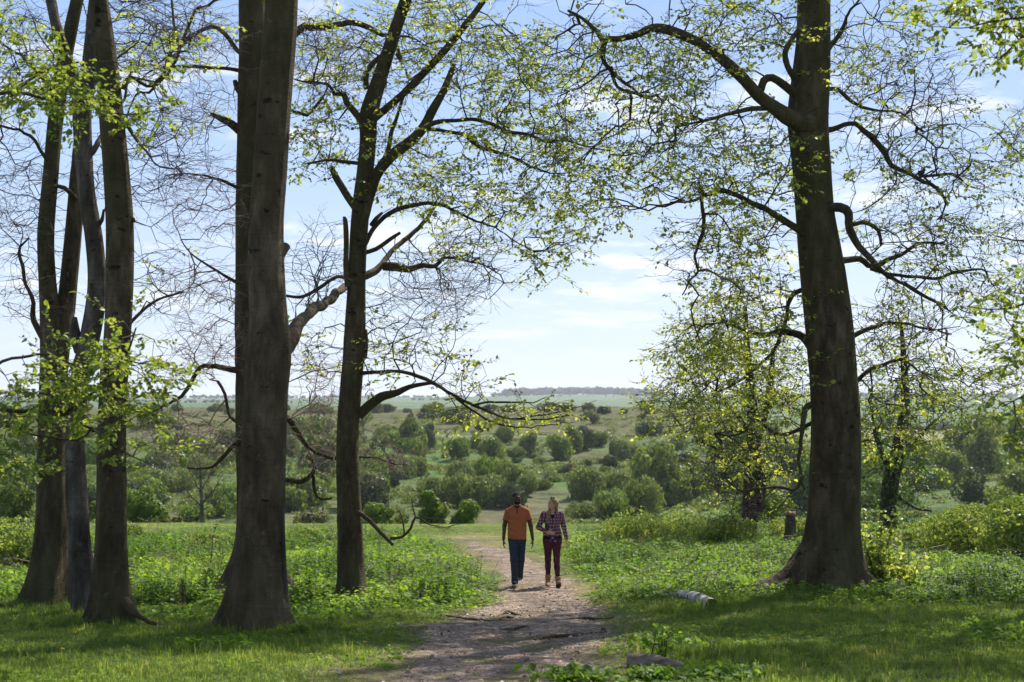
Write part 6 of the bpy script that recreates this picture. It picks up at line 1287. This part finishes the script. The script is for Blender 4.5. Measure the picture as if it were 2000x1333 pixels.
    for hl, te, up, an in (((-.080, .125, .006), (-.105, -.130, .004), (0, 0, 1), ankL), ((.100, -.150, .010), (.125, -.395, .110), (0, .42, 1), ankR)):
        c = (np.array(hl) + te) / 2; K = Solid(c - [.14, .24, .15], c + [.14, .24, .35], .006); shoe(K, hl, te, up, ank=np.array(an) + [0, 0, .05], ar=.052); a = np.array(an); K.cone(a + [0, 0, .045], a + [0, 0, .075], .058, .060, k=.012); K.clip((0, 0, 1), a[2] + .082); o = put_mesh('boot', K, tan, e)
        K = Solid(c - [.14, .24, .15], c + [.14, .24, .2], .006); sole(K, hl, te, up); put_mesh('sole', K, sl_m, e, parent=o)
        d = np.array(te) - hl; d = d / np.linalg.norm(d); K = Solid(a - [.14, .24, .15], a + [.14, .24, .2], .005)
        for q in (.0, .03, .06): K.cone(a + [-.025, -.050 - .012 * (1 - q / .06), q], a + [.025, -.050 - .012 * (1 - q / .06), q], .005, .005, k=.002)
        put_mesh('laces', K, sl_m, e, parent=o)
    return e
M['plaid'] = plaid(); man = make_man(); woman = make_woman()
# ------------------------------------------------------------------ small things on the ground and in the branches
M['birch'] = noise_mat('birch_bark', [(.38, (.04, .03, .025)), (.45, (.28, .26, .235)), (.7, (.56, .53, .50))], scale=3.6, detail=7, stretch=(3.5, 1.6, .8), bump=.6, bscale=14)
M['cut'] = noise_mat('rotten_cut_end', [(.3, (.05, .028, .02)), (.7, (.13, .075, .05))], scale=16, bump=.8)
M['weathered'] = noise_mat('weathered_wood', [(.3, (.09, .065, .045)), (.7, (.34, .26, .19))], scale=5, stretch=(.6, 4, 4), bump=.9, bscale=18, dist=.03)
def log(name, label, pts, mat, endmat, seed, knots=8):
    """pts: (px, py of ground contact, radius m)"""
    W = []
    for px, py, r in pts: g = gp(px, py); W.append([g[0], g[1], g[2] + r * .72, r])
    W = np.array(W); e = empty(name, [*W[0, :2], W[0, 2] - W[0, 3]], label, 'log')
    S = spline(W, .05); V, Q, T = trunk_mesh(S, n=20, seed=seed, rough=.06, knots=knots); mk('log_bark', V, Q, None, M[mat], e, smooth=True)
    for k in (0, -1):
        P = S[k, :3]; d = S[1, :3] - S[0, :3] if k == 0 else S[-1, :3] - S[-2, :3]; d = d / np.linalg.norm(d) * (-1 if k == 0 else 1); ring = V[:20] if k == 0 else V[len(S) * 20 - 20:len(S) * 20]
        c = ring.mean(0) - d * .012; R2 = c + (ring - ring.mean(0)) * .55 - d * .01; rr = ring * .999 + ring.mean(0) * .001 + d * .002
        vv = np.vstack([rr, R2, c[None]]); n = 20; q = [(i, (i + 1) % n, n + (i + 1) % n, n + i) for i in range(n)]; t = [(n + i, n + (i + 1) % n, 2 * n) for i in range(n)]
        mk('cut_end', vv, q, t, M[endmat], e)
    return e
log('birch_log', 'white-barked birch log lying in the grass left of the massive beech, cut end towards us', [(1390, 1190, .092), (1368, 1181, .10), (1345, 1173, .092), (1314, 1168, .082)], 'birch', 'cut', 5)
log('birch_log', 'short pale piece of birch lying just behind the larger white log', [(1311, 1169, .085), (1298, 1169, .08), (1284, 1170, .055)], 'birch', 'cut', 6, knots=2)
log('fallen_log', 'half-buried weathered brown log at the bottom right of the path', [(1226, 1303, .075), (1262, 1305, .085), (1305, 1308, .065), (1346, 1311, .035)], 'weathered', 'cut', 7)
def stump():
    Y = 41.0; px = 1540; x = (px - 1000) / F_PX * Y; b = np.array([x, Y, float(ground(x, Y))]); e = empty('tree_stump', b, 'broken grey tree stump standing among brambles just left of the massive beech', 'stump')
    S = spline(np.array([[x, Y, b[2] - .1, .21], [x, Y, b[2] + .4, .17], [x + .02, Y, b[2] + .95, .14]]), .05); V, Q, T = trunk_mesh(S, n=18, seed=9, rough=.08); mk('stump_bark', V, Q, None, M['bark_grey'], e, smooth=True)
    top = V[-19:-1] if len(V) % 18 else V[-18:]; r = np.random.default_rng(3)
    ring = V[len(S) * 18 - 18:len(S) * 18]; R2 = ring + [0, 0, 0] + np.stack([np.zeros(18), np.zeros(18), r.uniform(.02, .16, 18)], -1); c = ring.mean(0) + [0, 0, .03]
    vv = np.vstack([ring * .999 + ring.mean(0) * .001, R2, c[None]]); q = [(i, (i + 1) % 18, 18 + (i + 1) % 18, 18 + i) for i in range(18)]; t = [(18 + i, 18 + (i + 1) % 18, 36) for i in range(18)]
    mk('splintered_top', vv, q, t, M['wood'], e)
stump()
def root(label, pts, seed):
    W = []
    for px, py, r in pts: g = gp(px, py); W.append([g[0], g[1], g[2] + .018 - r * .25, r])
    S = spline(np.array(W), .05); S[:, :3] += wob(S[:, :3], 5, seed) * .015; V, Q, T = trunk_mesh(S, n=8, seed=seed, rough=.12, knots=3); b = W[0][:3]
    tag(mk('exposed_root', V, Q, T, M['bark_brown'], smooth=True, base=b), label, 'root', 'exposed roots across the path')
root('thin exposed root along the left edge of the path, farthest of the left ones', [(872, 1206, .012), (905, 1210, .022), (940, 1212, .022), (972, 1217, .010)], 1)
root('short arched exposed root in the middle of the path, highest up the picture', [(978, 1203, .010), (990, 1199, .028), (1005, 1201, .022), (1018, 1204, .008)], 2)
root('long dark exposed root crossing the right half of the path', [(985, 1223, .012), (1035, 1228, .03), (1075, 1219, .035), (1115, 1213, .03), (1160, 1210, .018), (1200, 1208, .008)], 3)
root('forked-looking exposed root in the middle of the path below the long one', [(925, 1240, .010), (962, 1236, .026), (1000, 1233, .028), (1030, 1227, .02), (1050, 1222, .008)], 4)
root('nearest exposed root at the right edge of the path', [(1045, 1253, .010), (1070, 1247, .034), (1110, 1245, .026), (1150, 1240, .014), (1185, 1236, .006)], 5)
root('very short exposed root stub just below the arched one', [(975, 1212, .008), (990, 1208, .02), (1003, 1210, .008)], 6)
# upright plants
def sapling(name, label, cat, px, py, hpx, Y, seed, leaf, n=60, ls=.05, spread=.2, lean=0, mat='bark_fine', rad=.008, twigs=5):
    r = np.random.default_rng(seed); x = (px - 1000) / F_PX * Y; b = np.array([x, Y, float(ground(x, Y))]); h = hpx * Y / F_PX
    e = empty(name, b, label, cat); P = np.array([[*(b + [lean * t * h + r.normal() * .02 * t, 0, h * t - .03]), rad * (1 - .8 * t)] for t in np.linspace(0, 1, 6)]); S = spline(P, .05)
    bits = [trunk_mesh(S, n=6, seed=seed, knots=0)]; LPp, LD = [], []
    for k in range(twigs * 2):
        i = r.integers(len(S) // 4, len(S)); a = r.uniform(0, 6.28); d = np.array([math.cos(a), math.sin(a) * .6, r.uniform(.3, .9)]); L = spread * h * (1.1 - i / len(S)) * r.uniform(.5, 1.2) + .04
        p0 = S[i, :3]; p1 = p0 + d * L; tv, tf = tubes(p0[None], p1[None], np.array([rad * .4]), np.array([rad * .15]), d[None], d[None], 4); bits.append((tv, tf, None))
        for t in np.linspace(.3, 1, max(2, n // (twigs * 2))): LPp.append(p0 + d * L * t + r.normal(size=3) * .02); LD.append(r.normal(size=3) + d * .5)
    V, Q, T = merge(bits); mk('stem', V, Q, T, M[mat], e, smooth=True); V, F, a = leaves_at(np.array(LPp), np.array(LD), r, size=ls); mk('leaves', V, F, None, M[leaf], e, attrs={'v': a}); return e
sapling('sapling', 'thin dark sapling alone in the clearing just left of the front beech', 'sapling', 412, 1108, 108, 32, 1, 'ivy', n=60, ls=.035, spread=.13, lean=.12, rad=.014)
sapling('sapling', 'second thinner sapling standing left of the dark one, half its height', 'sapling', 292, 1062, 50, 38, 2, 'herb', n=30, ls=.04, spread=.15, lean=.15, rad=.009)
def basal(name, label, px, py, rx, ry, Y, n, seed, leaf='leaf_bright', ls=.07):
    r = np.random.default_rng(seed); x = (px - 1000) / F_PX * Y; b = np.array([x, Y, float(ground(x, Y))]); e = empty(name, b, label, 'shrub'); bits, LPp, LD = [], [], []
    for k in range(n):
        t = r.uniform(-1, 1); u = r.uniform(.1, 1); end = at(px + t * rx, py - u * ry, Y + r.uniform(-.5, .5)); P = np.array([[*(b + [r.normal() * .05, r.normal() * .05, 0]), .008], [*((b + end) / 2 + [0, 0, .15]), .005], [*end, .002]]); S = spline(P, .08); d = np.diff(S[:, :3], axis=0)
        tv, tf = tubes(S[:-1, :3], S[1:, :3], S[:-1, 3], S[1:, 3], d, d, 4); bits.append((tv, tf, None)); m = len(S) // 3
        for q in range(m, len(S)):
            for _ in range(3): LPp.append(S[q, :3] + r.normal(size=3) * .05); LD.append(r.normal(size=3) + [0, 0, .1])
    V, Q, _ = merge(bits); mk('stem', V, Q, None, M['bark_fine'], e, smooth=True); V, F, a = leaves_at(np.array(LPp), np.array(LD), r, size=ls, droop=.3, wide=1.1); mk('leaves', V, F, None, M[leaf], e, attrs={'v': a})
basal('basal_shoots', 'yellow-green leafy shoots growing beside the foot of the massive beech, on its right', 1712, 1142, 48, 150, YG + .9, 26, 4, ls=.085)
basal('basal_shoots', 'small leafy shoots low on the right of the massive beech, spreading towards the right edge', 1770, 1130, 60, 60, YG + .4, 16, 5, 'leaf', ls=.075)
basal('bramble_shoots', 'pale upright bramble shoots in the shade just behind the weathered log', 1290, 1292, 30, 62, 14.3, 9, 6, 'herb', ls=.055)
# dandelions
def dandelion(px, py, lab, seed):
    r = np.random.default_rng(seed); g = gp(px, py); h = .09; n = 26; e = empty('dandelion', g, lab, 'flower', 'dandelions in the turf')
    a = r.uniform(0, 6.28, n * 2); D = np.stack([np.cos(a), np.sin(a), r.uniform(-.1, .9, n * 2)], -1); P = np.tile(g + [0, 0, h], (n * 2, 1)); V, F = stamp(DIA * [1, .5, 1], DIQ, P, basis(D, np.tile([0., 0, 1], (n * 2, 1)), np.full(n * 2, .024)))
    mk('flower_head', V, F, None, M['yellow'], e); d = np.array([[.01, 0, h]]); tv, tf = tubes(g[None] - [[0, 0, .01]], g[None] + d, np.array([.003]), np.array([.0025]), d, d, 5); mk('stem', tv, tf, None, M['stemgreen'], e)
M['yellow'] = flat_mat('dandelion_yellow', (.75, .52, .02)); M['stemgreen'] = flat_mat('stem_green', (.10, .18, .04))
for i, (px, py, lab) in enumerate([(146, 1252, 'dandelion in the turf left below the left trunk cluster'), (122, 1286, 'dandelion nearer the bottom left corner'), (646, 1204, 'dandelion just below the foot of the slender beech'), (712, 1272, 'dandelion in the turf below the slender beech, left of the path'),
  (1308, 1191, 'dandelion left of the white birch log'), (1430, 1154, 'dandelion behind the birch log, towards the massive beech'), (1547, 1178, 'dandelion just below the left root of the massive beech'), (1510, 1216, 'dandelion in the deep shade below the massive beech'), (1598, 1208, 'dandelion in the shade under the right of the massive beech'), (1508, 1264, 'dandelion nearest the bottom right shade'), (918, 1286, 'dandelion bud on the path edge, bottom middle')][:10]): dandelion(px, py, lab, i)
# bare tree across the field and the perched bird
make_tree('bare_tree', 'small leafless grey tree standing at the field edge left of the front beech', [L_(80, (395, 1022, 5), (394, 980, 3.6), (392, 940, 2.4), (390, 900, 1.2), (388, 880, .6))],
  [L_(80, (394, 985, 2.4), (420, 955, 1.5), (435, 930, .8)), L_(80, (394, 990, 2.2), (368, 965, 1.3), (352, 945, .7)), L_(80, (393, 960, 1.8), (410, 925, 1), (418, 900, .6)), L_(80, (393, 965, 1.6), (375, 930, 1), (366, 905, .6))],
  [(394, 945, 60, 62, 80, 1.6, 170, 0)], seed=71, bark='bark_grey', flare=0, step=.3, kill=.4, tip_r=.010, twig_scale=1.5, nsides=10, twigm='bark_grey', twig_prob=.25)
def bird():
    p = at(1799, 338, YG - .25); e = empty('perched_bird', p - [0, 0, .09], 'small dark bird perched on the drooping limb right of the massive beech', 'bird')
    B = Solid((-.16, -.08, -.12), (.12, .08, .14), .005); B.ell((0, 0, 0), (.062, .042, .045), k=.02); B.ell((.048, 0, .048), (.030, .028, .028), k=.02); B.cone((-.05, 0, -.01), (-.13, 0, -.05), .02, .010, k=.015, flat=(1, 1.2, .5)); B.ell((-.01, 0, -.02), (.045, .036, .04), k=.02); B.cone((0, .012, -.03), (0, .012, -.075), .005, .004, k=.005); B.cone((0, -.012, -.03), (0, -.012, -.075), .005, .004, k=.005)
    V, Q = B.mesh(); o = mk('bird_body', V, Q, None, fabric('dark_plumage', (.06, .045, .035)), smooth=True); o.parent = e; o.location = (0, 0, .09)
    K = Solid((.05, -.03, .02), (.12, .03, .08), .003); K.cone((.072, 0, .047), (.098, 0, .043), .007, .003, k=.002); V, Q = K.mesh(); o = mk('beak', V, Q, None, flat_mat('beak_horn', (.25, .18, .05))); o.parent = e; o.location = (0, 0, .09); 
bird()
# ------------------------------------------------------------------ the air
def haze():
    m, nt, N, L = nodes('haze_air'); v = N.new('ShaderNodeVolumePrincipled'); v.inputs['Color'].default_value = (.86, .91, 1.0, 1); v.inputs['Density'].default_value = 1.0e-4; v.inputs['Anisotropy'].default_value = .35
    o = N.new('ShaderNodeOutputMaterial'); L.new(v.outputs[0], o.inputs['Volume'])
    zlo, zhi = -75.0, 60.0; V = [(x, y, z) for z in (zlo, zhi) for y in (-90, 9100) for x in (-7000, 7000)]
    b = mk('haze', V, [(0, 2, 3, 1), (4, 5, 7, 6), (0, 1, 5, 4), (2, 6, 7, 3), (0, 4, 6, 2), (1, 3, 7, 5)], None, m); tag(b, kind='stuff', label='thin blue haze over the far fields')
haze()
